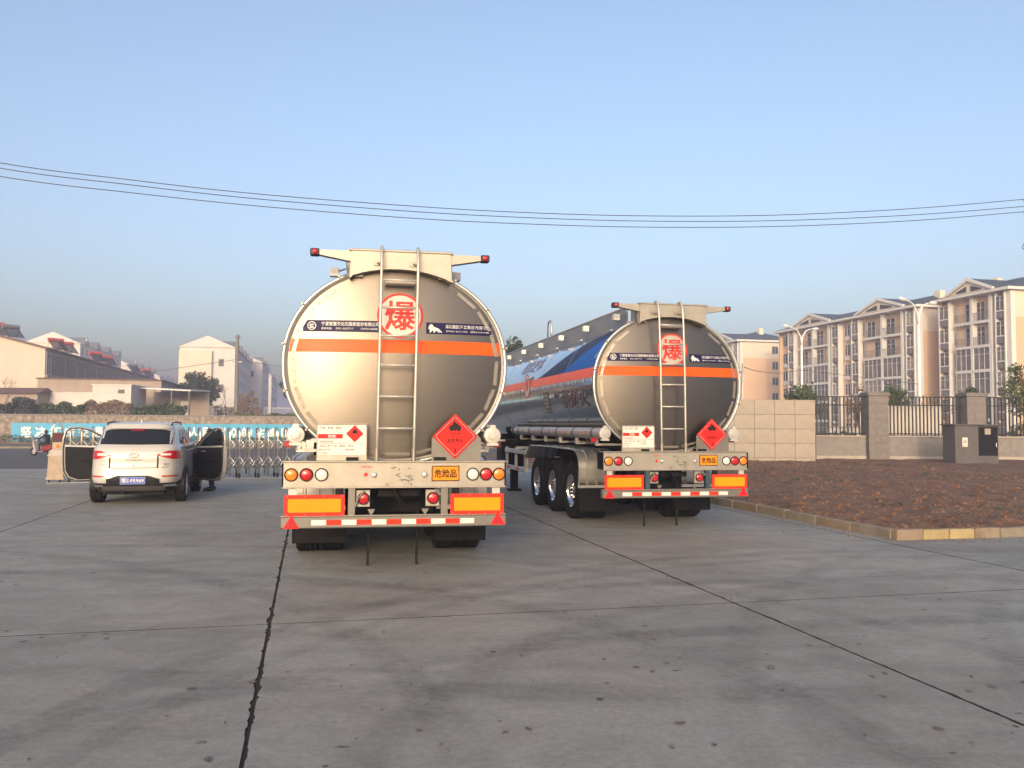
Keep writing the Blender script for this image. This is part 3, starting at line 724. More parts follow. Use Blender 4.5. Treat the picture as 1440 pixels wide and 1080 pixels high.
        m = MB(); m.cyl((s*1.14, y0+.05, 1.41), (s*1.14, y1, 1.41), .096, 20); ht = m.build('hose_tube', 'white_tube', T, 40)
        m = MB(); m.lathe([(.103, .06), (.103, .0), (.095, -.012), (.05, -.016), (.045, -.024), (.0, -.026)], 24, (s*1.14, y0, 1.41), 'y')
        m.box(s*1.14-.035, s*1.14+.035, y0-.02, y0+.03, 1.49, 1.535); m.box(s*1.14-.07, s*1.14+.07, y0-.02, y0+.05, 1.29, 1.32); m.build('tube_cap', 'white_tube', ht, 30)
        for k in range(6):
            y = .75+1.15*k
            m = MB(); m.lathe([(.097, -.02), (.101, -.02), (.101, .02), (.097, .02)], 20, (s*1.14, y, 1.41), 'y'); m.build('clamp', 'chassis', ht)
            m = MB(); m.box(s*1.14-.03, s*1.14+.03, y-.03, y+.03, 1.22, 1.33); m.box(min(s*.5, s*1.16), max(s*.5, s*1.16), y-.03, y+.03, 1.20, 1.235); m.build('tube_bracket', 'galv', ht)
            for dy in (.28, .68):
                m = MB(); m.box(s*1.236-.004, s*1.236+.004, y+dy-.035, y+dy+.035, 1.385, 1.445); m.build('marker', 'lens_red', ht)
        m = MB(); m.cyl((s*1.0, .5, 1.56), (s*1.0, 7.2, 1.56), .055, 12); m.build('drain_pipe', 'alu_grey', T, 40)
        m = MB(); m.bbox(s*1.24-.045, s*1.24+.045, .55, .62, 1.26, 1.33, .01); m.build('side_marker', 'lens_red', T)
        # side guard frame
        ya, yb = 5.65, 7.9
        sg_ = MB()
        for z in (.52, .92): sg_.bbox(s*1.22-.03, s*1.22+.03, ya, yb, z-.05, z+.05, .008)
        for y in (ya+.04, 6.8, yb-.04): sg_.bbox(s*1.20-.03, s*1.20+.03, y-.04, y+.04, .50, 1.0, .008)
        for y in (ya+.04, 6.8): sg_.box(min(s*.5, s*1.2), max(s*.5, s*1.2), y-.03, y+.03, .97, 1.03)
        sgo = sg_.build('side_guard', 'galv', T)
        for k in range(4):
            m = MB(); m.box(s*1.252-.003, s*1.252+.003, ya+.1+k*.52, ya+.4+k*.52, .50, .55); m.build('reflective_tape', 'reflect_red' if k % 2 else 'white_film', sgo)
        m = MB(); m.box(s*.86-.09, s*.86+.09, 8.5, 8.68, -ZO+.05, 1.15); m.box(s*.86-.16, s*.86+.16, 8.44, 8.74, -ZO, -ZO+.06); m.build('landing_leg', 'chassis', T)
        # markings along the side
        for k in range(23):
            y = .60+.47*k
            m = MB(); m.sheet(lambda a, z: (s*(shell_x(z)+.005), a, z), (y-.03, y+.03), (2.285, 2.345)); m.build('reflective_tape', 'white_film', tank)
        def sd(off=.004): return lambda a, z: (s*(shell_x(z)+off), a, z)
        m = MB(); m.sheet(sd(), lin(YR+.08, 11.38, 20), lin(zl-.02, zh, 3)); m.build('orange_stripe', 'orange_film', tank, 180)
        def arc_pt(off): return lambda y, q: (s*(tsec(q, 1+off)[0]), y, tsec(q, 1+off)[1])
        qs = math.asin(((zh-TC)/TBH)**(TN/2))
        def sm(t): t = min(1, max(0, t)); return t*t*(3-2*t)
        for name, mt, off, ya_, yb_, qa in (('navy_wave', 'navy_film', .003, 4.6, YR+.075, 1.12), ('blue_wave', 'blue_film', .005, 2.75, YR+.075, .80), ('grey_wave', 'lens_film', .0065, 1.05, YR+.075, .58)):
            m = MB(); n = 26
            def wave(i, j):
                t = i/(n-1); y = ya_+(yb_-ya_)*t; top = qs+(qa-qs)*(.35*t+.65*sm(t))
                lo = qs if name != 'grey_wave' else qs+.12+.05*t
                return arc_pt(off)(y, lo+(max(lo, top)-lo)*j/8)
            m.sheet(wave, range(n), range(9)); m.build(name, mt, tank, 180)
        def side_text(body, yc, zc, w, h, mt, bold=.015):
            m = MB(); lettering(m, body, 0, zc, w, h, lambda x, z: (s*(shell_x(z)+.007), yc-s*x*-1 if s > 0 else yc-x, z), bold); m.build('lettering', mt, tank)
        side_text('严禁烟火', 2.0, 2.02, 2.3, .34, 'ghost_red'); side_text('易燃液体', 5.6, 2.86, 1.9, .30, 'ghost_red')
        m = MB(); m.sheet(sd(.006), (3.5, 3.95), lin(1.78, 2.2, 4)); ip = m.build('data_plate', 'alu_grey', tank)
        words([('罐体信息容积', 0, 2.13-.075*k, .34, .04, lambda x, z: (s*(shell_x(z)+.009), 3.725-x if s < 0 else 3.725+x, z), .01) for k in range(5)], 'white_film', ip)
        cy, cz_ = 5.4, 2.40
        m = MB(); m.sheet(lambda r, q: (s*(shell_x(cz_)+.012), cy+r*math.cos(q), cz_+r*math.sin(q)), (.002, .27), lin(0, 2*math.pi, 33)); dk = m.build('hazard_disc', 'white_film', tank)
        m = MB(); m.sheet(lambda r, q: (s*(shell_x(cz_)+.015), cy+r*math.cos(q), cz_+r*math.sin(q)), (.235, .268), lin(0, 2*math.pi, 33)); lettering(m, '爆', 0, cz_, .33, .33, lambda x, z: (s*(shell_x(cz_)+.015), cy-x if s < 0 else cy+x, z), .03); m.build('lettering', 'red_film', dk)
        # coaming on top with the small box lamps
        co = MB(); co.add([(s*.60, .75, 3.2), (s*.60, 11.0, 3.2), (s*.60, 11.0, 3.56), (s*.60, .75, 3.56), (s*.57, .75, 3.2), (s*.57, 11.0, 3.2), (s*.57, 11.0, 3.56), (s*.57, .75, 3.56)], [(0,1,2,3),(4,7,6,5),(0,3,7,4),(1,5,6,2),(3,2,6,7),(0,4,5,1)])
        cm = co.build('coaming', 'alu_coaming', T)
        m = MB(); m.tube([(s*.60, .70, 3.575), (s*.60, 11.0, 3.575)], .018, 8); m.build('coaming_rail', 'galv', cm, 180)
        for k in range(6):
            y = .85+1.8*k
            m = MB(); m.bbox(s*.75-.055, s*.75+.055, y-.055, y+.055, 3.345, 3.455, .008); bl = m.build('box_lamp', 'white_film', T)
            m = MB(); m.cyl((s*.62, y+.12, 3.47), (s*.75, y+.02, 3.40), .012, 6); m.box(s*.80-.02, s*.80+.02, y+.1, y+.32, 3.18, 3.2); m.build('bracket', 'galv', bl)
        m = MB(); m.tube([(s*.5, 6.2, 3.5), (s*.5, 6.2, 3.9), (s*.5, 6.3, 4.0), (s*.5, 6.45, 4.0), (s*.5, 6.55, 3.9), (s*.5, 6.55, 3.5)], .02, 8); m.build('grab_rail', 'galv', T, 180)
        m = MB(); m.box(s*.5-.07, s*.5+.07, .12, 11.2, .84, 1.16); m.build('chassis_rail', 'chassis', T)
    for a in range(3):
        m = MB(); m.cyl((-.9, 2.08+1.31*a, .342), (.9, 2.08+1.31*a, .342), .075, 14); m.box(-.57, -.42, 1.66+1.31*a, 2.5+1.31*a, .34, .84); m.box(.42, .57, 1.66+1.31*a, 2.5+1.31*a, .34, .84); m.build('axle', 'chassis', T)
    for k in range(5):
        m = MB(); m.box(-.98, .98, 1.2+2.2*k, 1.32+2.2*k, 1.14, 1.30); m.build('saddle', 'chassis', T)
    for k in range(3):
        m = MB(); m.cyl((0, 1.4+.9*k, 1.02), (0, 2.0+.9*k, 1.02), .14, 16); m.build('air_tank', 'chassis', T, 40)
    m = MB(); m.bbox(-1.15, -.55, 8.8, 9.5, .45, 1.1, .02); m.build('tool_box', 'chassis', T)
    m = MB(); m.sheet(lambda y, x: (x, y, TC-TBH*(1-abs(x/TA)**TN)**(1/TN)+.02), (.42, .5), lin(-.6, .6, 8)); m.build('bottom_strip', 'chassis', T)
    return T
tanker((-1.301, 9.67, 0), .1818, 'nearer silver tanker trailer seen squarely from behind, orange stripe across its rear', 'alu_grey')
tanker((2.70, 13.882, 0), .2098, 'farther silver tanker trailer beside the planting bed, blue waves on its side', 'post_blue', -.035)
# ================================================================== people
def person(name, label, loc, rz, J, R, cloth, parts, sub=2):
    """one skinned body: J joint -> position, R joint -> radius, edges by name; clothes are the body's own shape"""
    me = bpy.data.meshes.new('body')
    E = [('pelvis','belly'),('belly','chest'),('chest','neck'),('neck','head0'),('head0','head1'),
         ('chest','shl'),('shl','ell'),('ell','wrl'),('wrl','hal'),('chest','shr'),('shr','elr'),('elr','wrr'),('wrr','har'),
         ('pelvis','hil'),('hil','knl'),('knl','anl'),('anl','tol'),('pelvis','hir'),('hir','knr'),('knr','anr'),('anr','tor')]
    names = list(J); idx = {n: i for i, n in enumerate(names)}
    me.from_pydata([J[n] for n in names], [(idx[a], idx[b]) for a, b in E], [])
    o = put(name, me, None, loc, (0, 0, rz)); tag(o, label, 'person')
    sk = o.modifiers.new('skin', 'SKIN'); sk.use_smooth_shade = True
    for n in names:
        r = R.get(n, R.get(n[:2], .06)); v = me.skin_vertices[0].data[idx[n]]
        v.radius = (r, r) if not isinstance(r, tuple) else r; v.use_root = (n == 'pelvis')
    ss = o.modifiers.new('sub', 'SUBSURF'); ss.levels = sub; ss.render_levels = sub
    me.materials.append(M(cloth))
    for nm, mt, build in parts:
        m = MB(); build(m, {k: Vector(p) for k, p in J.items()}); m.build(nm, mt, o, 60)
    return o
RAD = dict(pelvis=(.15, .12), belly=(.15, .11), chest=(.17, .12), neck=.06, head0=.085, head1=.09, sh=.075, el=.052, wr=.036, ha=.04, hi=.10, kn=.068, an=.045, to=.042)
def ball(m, c, rx, ry, rz, n=14):
    m.add([(c[0]+rx*math.cos(t)*math.cos(q), c[1]+ry*math.cos(t)*math.sin(q), c[2]+rz*math.sin(t)) for t in lin(-math.pi/2, math.pi/2, 9) for q in lin(0, 2*math.pi, n+1)[:-1]],
          [(i*n+k, i*n+(k+1) % n, (i+1)*n+(k+1) % n, (i+1)*n+k) for i in range(8) for k in range(n)])
def head_parts(face):
    f = Vector(face).normalized()
    def hd(m, J): c = (J['head0']+J['head1'])/2; ball(m, c+Vector((0, 0, .01)), .095, .10, .125)
    def hr(m, J): c = (J['head0']+J['head1'])/2-f*.018+Vector((0, 0, .035)); ball(m, c, .102, .104, .112)
    def fc(m, J):
        c = (J['head0']+J['head1'])/2; sd = f.cross(Vector((0, 0, 1))).normalized()
        ball(m, c+f*.105+Vector((0, 0, -.005)), .016, .016, .024, 8)
        for s in (-1, 1): ball(m, c+sd*s*.095, .014, .02, .03, 8)
    def ey(m, J):
        c = (J['head0']+J['head1'])/2; sd = f.cross(Vector((0, 0, 1))).normalized()
        for s in (-1, 1): ball(m, c+f*.088+sd*s*.034+Vector((0, 0, .022)), .012, .012, .008, 8)
        ball(m, c+f*.09+Vector((0, 0, -.058)), .022, .022, .006, 8)
    def hands(m, J, ss):
        for s in ss:
            w, h = J['wr'+s], J['ha'+s]; d = (h-w).normalized(); sd = d.cross(Vector((0, 0, 1))); sd = sd.normalized() if sd.length > .1 else Vector((1, 0, 0))
            up = sd.cross(d)
            m.tube([w, w+d*.05, w+d*.09], [.03, .042, .036], 8)
            for k, L in enumerate((.065, .075, .07, .055)):
                b = w+d*.085+sd*(k-1.5)*.019; m.tube([b, b+d*L*.5-up*.008, b+d*L*.8-up*.035], [.010, .009, .007], 6)
            b = w+d*.035+sd*.035; m.tube([b, b+d*.03+sd*.025, b+d*.055+sd*.028-up*.012], [.012, .010, .008], 6)
    def shoes(m, J, ss):
        for s in ss:
            a, t = J['an'+s], J['to'+s]; d = (t-a); d.z = 0; d = d.normalized() if d.length > .01 else Vector((0, 1, 0))
            z = .045
            m.tube([Vector((a.x, a.y, z+.02))-d*.06, Vector((a.x, a.y, z+.012)), Vector((a.x, a.y, z))+d*.10, Vector((a.x, a.y, z-.008))+d*.19], [.045, .055, .05, .03], 10)
    return [('head', 'skin', hd), ('hair', 'hair', hr), ('face', 'skin', fc), ('eyes', 'hair', ey), ]+[('hand', 'skin', lambda m, J, s=s: hands(m, J, s)) for s in 'lr']+[('shoe', 'rubber_seal', lambda m, J, s=s: shoes(m, J, s)) for s in 'lr']
# ================================================================== white car
CARR = GA+.018
CAR = thing('white_car', 'white compact SUV with both front doors open, seen from behind', 'car', g(18.8, -3.5), CARR)
CAR.scale = (1.106, 1.106, 1.106)
LV = [  # z, tail y, front y, half width, squareness
 (.24, .16, 4.10, .74, 5), (.34, .05, 4.22, .80, 5.5), (.48, .00, 4.28, .825, 6), (.62, .02, 4.26, .832, 6), (.76, .05, 4.20, .832, 6),
 (.90, .055, 4.05, .825, 6), (1.00, .075, 3.60, .81, 6), (1.07, .11, 3.35, .79, 6), (1.115, .16, 3.25, .765, 6)]
GV = [(1.10, .14, 3.28, .765, 5.5), (1.16, .19, 3.10, .74, 5.5), (1.28, .30, 2.75, .705, 5.5), (1.40, .42, 2.42, .665, 5.5), (1.47, .47, 2.18, .635, 5.5), (1.51, .50, 2.05, .60, 5), (1.535, .62, 1.95, .52, 4.5), (1.55, .85, 1.75, .35, 4)]
def interp(T, z):
    z = min(max(z, T[0][0]), T[-1][0])
    for a, b in zip(T, T[1:]):
        if z <= b[0]:
            t = (z-a[0])/(b[0]-a[0]); return [a[i]+(b[i]-a[i])*t for i in range(5)]
    return list(T[-1])
def rear_y(T, x, z):
    _, t, f, w, m = interp(T, z); L = (f-t)/2; k = min(.999, abs(x)/w)
    return (t+f)/2-L*(1-k**m)**(1/m)
def side_x(T, y, z):
    _, t, f, w, m = interp(T, z); L = (f-t)/2; k = min(.999, abs(y-(t+f)/2)/L)
    return w*(1-k**m)**(1/m)
def stack(T, zs, n=88):
    m = MB(); fs = []
    for z in zs:
        _, t, f, w, e = interp(T, z); L = (f-t)/2; c = (t+f)/2
        for k in range(n):
            q = 2*math.pi*k/n; a, b = math.cos(q), math.sin(q)
            m.v.append((w*math.copysign(abs(a)**(2/e), a), c+L*math.copysign(abs(b)**(2/e), b), z))
    for i in range(len(zs)-1):
        for k in range(n): fs.append((i*n+k, i*n+(k+1) % n, (i+1)*n+(k+1) % n, (i+1)*n+k))
    fs.append(tuple(range(n))); fs.append(tuple((len(zs)-1)*n+k for k in range(n))); m.f = fs
    return m
def zlist(T, k=3):
    r = []
    for a, b in zip(T, T[1:]): r += [a[0]+(b[0]-a[0])*i/k for i in range(k)]
    return r+[T[-1][0]]
body = stack(LV, zlist(LV)); gh = stack(GV, zlist(GV)); body.add(gh.v, gh.f)
body.build('body', 'car_white', CAR, 40)
def rpatch(T, x0, x1, zlo, zhi, name, mt, off=.006, n=18, k=5, parent=None, sm=60):
    fl = zlo if callable(zlo) else (lambda x: zlo); fh = zhi if callable(zhi) else (lambda x: zhi)
    m = MB(); m.sheet(lambda x, t: (lambda z: (x, rear_y(T, x, z)-off, z))(fl(x)+(fh(x)-fl(x))*t), lin(x0, x1, n), lin(0, 1, k))
    return m.build(name, mt, parent or CAR, sm)
def spatch(T, s, y0, y1, zlo, zhi, name, mt, off=.005, n=12, k=4, parent=None):
    fl = zlo if callable(zlo) else (lambda x: zlo); fh = zhi if callable(zhi) else (lambda x: zhi)
    m = MB(); m.sheet(lambda y, t: (lambda z: (s*(side_x(T, y, z)+off), y, z))(fl(y)+(fh(y)-fl(y))*t), lin(y0, y1, n), lin(0, 1, k))
    return m.build(name, mt, parent or CAR, 60)
rpatch(GV, -.635, .635, lambda x: 1.125+.01*abs(x), lambda x: 1.415-.03*x*x-.25*max(0, abs(x)-.48), 'rear_window', 'car_glass', .008)
rpatch(GV, -.60, .60, 1.425, lambda x: 1.485-.06*x*x, 'spoiler', 'car_white', .05)
rpatch(GV, -.12, .12, 1.388, 1.405, 'brake_lamp', 'lens_red', .014)
for s in (-1, 1):
    def lo(x, s=s): t = (abs(x)-.40)/.40; return .925-.075*min(1, t*1.6)+.01*t
    def hi(x, s=s): t = (abs(x)-.40)/.40; return .945+.07*min(1, t*2.2)
    tl = rpatch(LV, s*.40, s*.805, lo, hi, 'tail_lamp', 'lens_red', .012)
    rpatch(LV, s*.46, s*.64, lambda x: .925, lambda x: .965, 'reverse_lamp', 'lens_clear', .017, parent=tl)
    rpatch(LV, s*.50, s*.76, .528, .555, 'fog_reflector', 'lens_red', .012)
    rpatch(LV, s*.40, s*.43, .70, .93, 'tailgate_seam', 'car_black', .0025, 3, 4).scale = (1, 1, 1)
    # side glass, pillars, rail, mirror, sill
    spatch(GV, s, .75, 1.35, lambda y: 1.14, lambda y: 1.40-.12*max(0, (.95-y)/.2), 'quarter_glass', 'car_glass')
    spatch(GV, s, 1.42, 2.55, 1.14, lambda y: 1.42-.25*max(0, (y-2.1)/.45), 'side_glass', 'car_glass')
    m = MB(); m.tube([(s*.575, .62, 1.50), (s*.578, .72, 1.535), (s*.58, 1.3, 1.553), (s*.575, 1.9, 1.535), (s*.57, 2.05, 1.50)], .014, 8); m.build('roof_rail', 'car_black', CAR, 180)
    spatch(LV, s, .3, 3.9, .25, .44, 'sill', 'car_black', .012, 14)
    for y in (.86, 3.42):
        m = MB(); m.lathe([(.30, -.10), (.395, -.10), (.395, .012), (.36, .02), (.34, .012), (.30, -.02)], 40, (s*.82, y, .335), 'x')
        if s < 0: m.v = [(-1.64-p[0]+0.0, p[1], p[2]) if False else (s*.82-(p[0]-s*.82), p[1], p[2]) for p in m.v]
        m.v = [(p[0], p[1], max(p[2], .24)) for p in m.v]
        m.build('wheel_arch', 'car_black', CAR, 40)
        w = bpy.data.objects.new('wheel', None); COL.objects.link(w); w.parent = CAR; w.location = (s*.745, y, .335); w.rotation_euler = (0, 0, 0 if s < 0 else math.pi)
        m = MB(); m.lathe([(.22, -.10), (.26, -.11), (.31, -.105), (.328, -.09), (.335, -.06), (.335, -.02), (.327, -.015), (.327, .015), (.335, .02), (.335, .06), (.328, .09), (.31, .105), (.26, .11), (.22, .10)], 36); m.build('tyre', 'rubber', w, 40)
        m = MB(); m.lathe([(.222, .09), (.21, .0), (.215, -.09), (.222, -.10)], 30)
        for k in range(5):
            q = 2*math.pi*k/5; c, d = math.cos(q), math.sin(q)
            m.add([(-.085, c*.03-d*.04, d*.03+c*.04), (-.085, c*.03+d*.04, d*.03-c*.04), (-.092, c*.215+d*.028, d*.215-c*.028), (-.092, c*.215-d*.028, d*.215+c*.028), (-.05, c*.03-d*.04, d*.03+c*.04), (-.05, c*.03+d*.04, d*.03-c*.04), (-.06, c*.215+d*.028, d*.215-c*.028), (-.06, c*.215-d*.028, d*.215+c*.028)], [(0,1,2,3),(4,7,6,5),(0,3,7,4),(1,5,6,2),(0,4,5,1),(3,2,6,7)])
        m.lathe([(.055, -.06), (.055, -.09), (.0, -.095)], 16); m.build('rim', 'galv', w, 40)
    # open front door: built closed along the side, then swung on its hinge
    hy = 2.98
    d = bpy.data.objects.new('front_door', None); COL.objects.link(d); d.parent = CAR; d.location = (s*.815, hy, 0)
    a = math.radians(70 if s < 0 else 38); d.rotation_euler = (0, 0, -a if s < 0 else a)
    if s < 0: d.rotation_euler = (0, 0, -a)
    # outline in (y backwards, z)
    low = [(0, .36), (-.10, .30), (-.80, .29), (-.98, .36), (-1.06, .50), (-1.08, .75), (-1.08, 1.05)]
    up = [(-1.07, 1.20), (-1.03, 1.36), (-.96, 1.43), (-.80, 1.44), (-.60, 1.40), (-.35, 1.27), (-.12, 1.10), (0, 1.02)]
    out = low+up
    def inset(poly, k, c=(-.55, .82)): return [(c[0]+(y-c[0])*(1-k), c[1]+(z-c[1])*(1-k)) for y, z in poly]
    glass = [(-1.0, 1.06), (-1.0, 1.22), (-.965, 1.34), (-.90, 1.385), (-.78, 1.395), (-.61, 1.355), (-.37, 1.23), (-.15, 1.08), (-.08, 1.03)]
    def slabp(poly, xa, xb): q = MB(); q.prism(poly, xa, xb, 'x'); return q
    xo = s*.02; xi = -s*.06
    ring = MB()          # door body below the belt
    lowbody = low+[(-1.07, 1.06), (-.02, 1.02)]
    q = MB(); q.prism(lowbody, xi, xo, 'x'); q.build('door_panel', 'car_white', d)
    q = MB(); q.prism(inset(lowbody[:], .10, (-.55, .70)), xi-s*.012, xi+s*.004, 'x'); q.build('door_trim', 'car_black', d)
    q = MB(); fr = up+[(-1.08, 1.05)]
    pts = [(-1.075, 1.05)]+up
    q.tube([(0-s*.012, y+.012 if y < -.5 else y, z-.012) for y, z in pts], .024, 8); q.build('window_frame', 'car_white', d, 180)
    q = MB(); q.tube([(xi-s*.004, y*.97-.012, .02+z*.97) for y, z in out], .013, 6, closed=True); q.build('door_seal', 'rubber_seal', d, 180)
    q = MB(); q.prism(glass, -s*.016, -s*.010, 'x'); q.build('door_glass', 'car_tint' if s > 0 else 'car_clear', d)
    q = MB(); q.bbox(xi-s*.05 if s > 0 else xi, xi if s > 0 else xi-s*.05, -.75, -.30, .72, .78, .012); q.build('armrest', 'car_black', d)
    q = MB(); q.bbox(min(xi-s*.03, xi), max(xi-s*.03, xi), -.42, -.28, .90, .935, .006); q.build('inner_handle', 'chrome', d)
    q = MB(); ball(q, (s*.13, -.12, 1.06), .09, .05, .065); q.build('door_mirror', 'car_white', d, 180)
    spatch(LV, s, 1.95, 2.95, .46, 1.08, 'door_opening', 'car_black', .004)
# bumper, plate, badges
rpatch(LV, -.80, .80, .24, lambda x: .415+.0*x, 'lower_bumper', 'car_black', .012, 30, 5)
rpatch(LV, -.46, .46, .40, lambda x: .555-.35*max(0, abs(x)-.27), 'plate_recess', 'car_black', .011, 30, 4)
rpatch(LV, -.55, .55, .27, .36, 'skid_plate', 'cabinet', .024, 16, 3)
for s in (-1, 1):
    rpatch(LV, s*.52, s*.72, .345, .385, 'exhaust_trim', 'chrome', .022, 8, 3)
m = MB(); m.bbox(-.22, .22, -.028, -.018, .395, .535, .004); npl = m.build('number_plate', 'plate_blue', CAR)
m = MB(); lettering(m, '鄂S·FR969', 0, .465, .385, .085, flat(-.0295), .015)
for x0, x1, z0, z1 in ((-.212, .212, .400, .403), (-.212, .212, .527, .530), (-.212, -.209, .403, .527), (.209, .212, .403, .527)): m.box(x0, x1, -.0292, -.028, z0, z1)
m.build('lettering', 'white_film', npl)
def rs(off): return lambda x, z: (x, rear_y(LV, x, z)-off, z)
m = MB(); m.sheet(lambda r, q: rs(.012)(r*.088*math.cos(q), .925+r*.052*math.sin(q)), (.78, 1.0), lin(0, 2*math.pi, 33)); m.sheet(lambda r, q: rs(.012)(r*.05*math.cos(q), .922+r*.03*math.sin(q)), (.7, 1.0), lin(.9, 6.6, 25)); m.build('emblem', 'badge', CAR, 60)
words([('Trumpchi', 0, .842, .29, .038, rs(.010), .01, .006), ('广汽传祺', -.52, .755, .13, .026, rs(.010), .01), ('GS4', .56, .765, .10, .028, rs(.010), .01), ('235T', .54, .71, .12, .02, rs(.010), .005)], 'badge', CAR)
rpatch(LV, -.43, .43, .690, .700, 'tailgate_seam', 'car_black', .0035, 20, 2)
m = MB(); m.lathe([(.012, .0), (.010, -.008), (0, -.009)], 10, (0, rear_y(LV, 0, .70)-.004, .735), 'y'); m.build('latch_cap', 'rubber_seal', CAR)
m = MB(); m.add([(-.018, .78, 1.53), (.018, .78, 1.53), (.014, 1.0, 1.55), (-.014, 1.0, 1.55), (-.004, .80, 1.61), (.004, .80, 1.61)], [(0,1,5,4),(1,2,5),(0,4,3),(3,4,5,2),(0,3,2,1)]); m.build('roof_fin', 'car_white', CAR)
m = MB(); m.tube([(-.2, .45, .24), (-.2, .12, .235)], .03, 8); m.box(-.5, .5, .25, .7, .19, .25); m.build('underbody', 'chassis', CAR)
# person bending in at the right-hand door
P0 = g(22.62, -2.38)
J = dict(pelvis=(0, 0, .84), belly=(-.01, .0, .98), chest=(-.03, .0, 1.17), neck=(-.045, .0, 1.30), head0=(-.06, .0, 1.37), head1=(-.07, .0, 1.46),
         shl=(-.03, -.18, 1.22), ell=(-.02, -.23, .98), wrl=(-.16, -.22, .84), hal=(-.24, -.21, .82), shr=(-.03, .18, 1.22), elr=(-.01, .23, .97), wrr=(-.14, .22, .82), har=(-.22, .21, .80),
         hil=(.0, -.09, .80), knl=(-.02, -.10, .45), anl=(.02, -.10, .085), tol=(-.13, -.11, .05), hir=(.0, .09, .80), knr=(-.03, .10, .45), anr=(.04, .12, .085), tor=(-.10, .14, .05))
person('person', 'person in dark trousers standing hidden behind the open right door of the white car', P0, GA, J, RAD, 'cloth_dark', head_parts((-1, 0, -.2)))
# ================================================================== sliding gate
A, B = gnd(97, 678), gnd(400, 671); dirg = (B-A).normalized(); ga_ = math.atan2(dirg.y, dirg.x)
GATE = thing('sliding_gate', 'low folding steel sliding gate behind the white car', 'gate', A, ga_); GATE.scale = (1.106, 1.106, 1.106)
def frame_data():
    m = MB(); d, h = .21, 1.42
    pts = [(0, -d, .10), (0, -d, h-.18)]+[(0, -d*math.cos(t), h-.18+.18*math.sin(t)) for t in lin(.3, math.pi-.3, 7)]+[(0, d, h-.18), (0, d, .10)]
    m.tube(pts, .026, 8)
    m.tube([(0, -d, .35), (0, d, .35)], .016, 6); m.tube([(0, -d, .95), (0, d, .95)], .016, 6)
    return m.data('gate_frame', 'gate_steel', 180)
def wheel_data():
    m = MB(); m.lathe([(.05, -.02), (.055, -.015), (.055, .015), (.05, .02), (.0, .022)], 14, (0, 0, .055), 'x'); m.box(-.03, .03, -.03, .03, .06, .13); return m.data('caster', 'rubber_seal', 40)
def brace_data(L):
    out = []
    for d in (-.215, .215):
        for y, z0, z1 in ((d, .22, .62), (d*1.06, .62, .22), (d, .78, 1.10), (d*1.06, 1.10, .78)):
            m = MB(); m.tube([(0, y, z0), (L, y, z1)], .011, 6); out.append(m.data('cross_brace', 'gate_steel', 180))
    return out
FD, WD = frame_data(), wheel_data(); SP = .262; BD = brace_data(SP)
nfr = 28
for k in range(nfr):
    f = put('gate_frame', FD, GATE, (k*SP, 0, 0))
    
    if k < nfr-1:
        for bd_ in BD: put('cross_brace', bd_, GATE, (k*SP, 0, 0))
    if k % 2 == 0:
        for d in (-.21, .21): put('caster', WD, f, (0, d, 0))
m = MB(); m.box(-.5, nfr*SP+9, -.30, -.24, -.002, .012); m.box(-.5, nfr*SP+9, .24, .30, -.002, .012); m.build('track', 'galv', GATE)
CART = thing('gate_motor_cart', 'bronze steel motor cart with dark red display at the gate end', 'gate motor', A-dirg*.34, ga_); CART.scale = (.92, 1.0, 1.08)
m = MB(); m.add([(-.24, -.24, .12), (.2, -.24, .12), (.2, .24, .12), (-.24, .24, .12), (-.21, -.24, .70), (.2, -.24, .70), (.2, .24, .70), (-.21, .24, .70)], [(0,3,2,1),(4,5,6,7),(0,1,5,4),(1,2,6,5),(2,3,7,6),(3,0,4,7)]); m.build('housing', 'gate_box', CART)
m = MB(); m.add([(-.25, -.26, .70), (.2, -.26, .70), (.2, .26, .70), (-.25, .26, .70), (-.13, -.20, .86), (.2, -.20, .86), (.2, .20, .86), (-.13, .20, .86)], [(4,5,6,7),(0,1,5,4),(1,2,6,5),(2,3,7,6),(3,0,4,7)]); m.build('shoulder', 'gate_box', CART)
m = MB(); m.bbox(-.12, .19, -.19, .19, .86, 1.06, .01); hd_ = m.build('upper_housing', 'gate_box', CART)
m = MB(); m.lathe([(.05, 0), (.045, -.012), (0, -.016)], 16, (.03, -.192, .96), 'y'); m.build('warning_lamp', 'lens_orange', hd_)
m = MB(); m.bbox(-.13, .19, -.20, .20, 1.065, 1.30, .012); dp = m.build('display', 'cabinet', CART)
m = MB(); m.box(-.11, .17, -.206, -.20, 1.09, 1.28); m.build('screen', 'display_red', dp)
m = MB(); m.tube([(-.11, 0, 1.30), (-.10, 0, 1.48), (.02, 0, 1.55), (.14, 0, 1.48), (.16, 0, 1.30)], .02, 8); m.build('hoop', 'gate_steel', CART, 180)
m = MB(); m.box(-.27, .22, -.27, .27, .085, .125); m.build('base', 'gate_box', CART)
for x in (-.18, .12):
    for y in (-.2, .2): put('caster', WD, CART, (x, y, 0))
m = MB(); m.box(.205, .225, -.26, .26, .1, 1.30); m.build('back_plate', 'cabinet', CART)
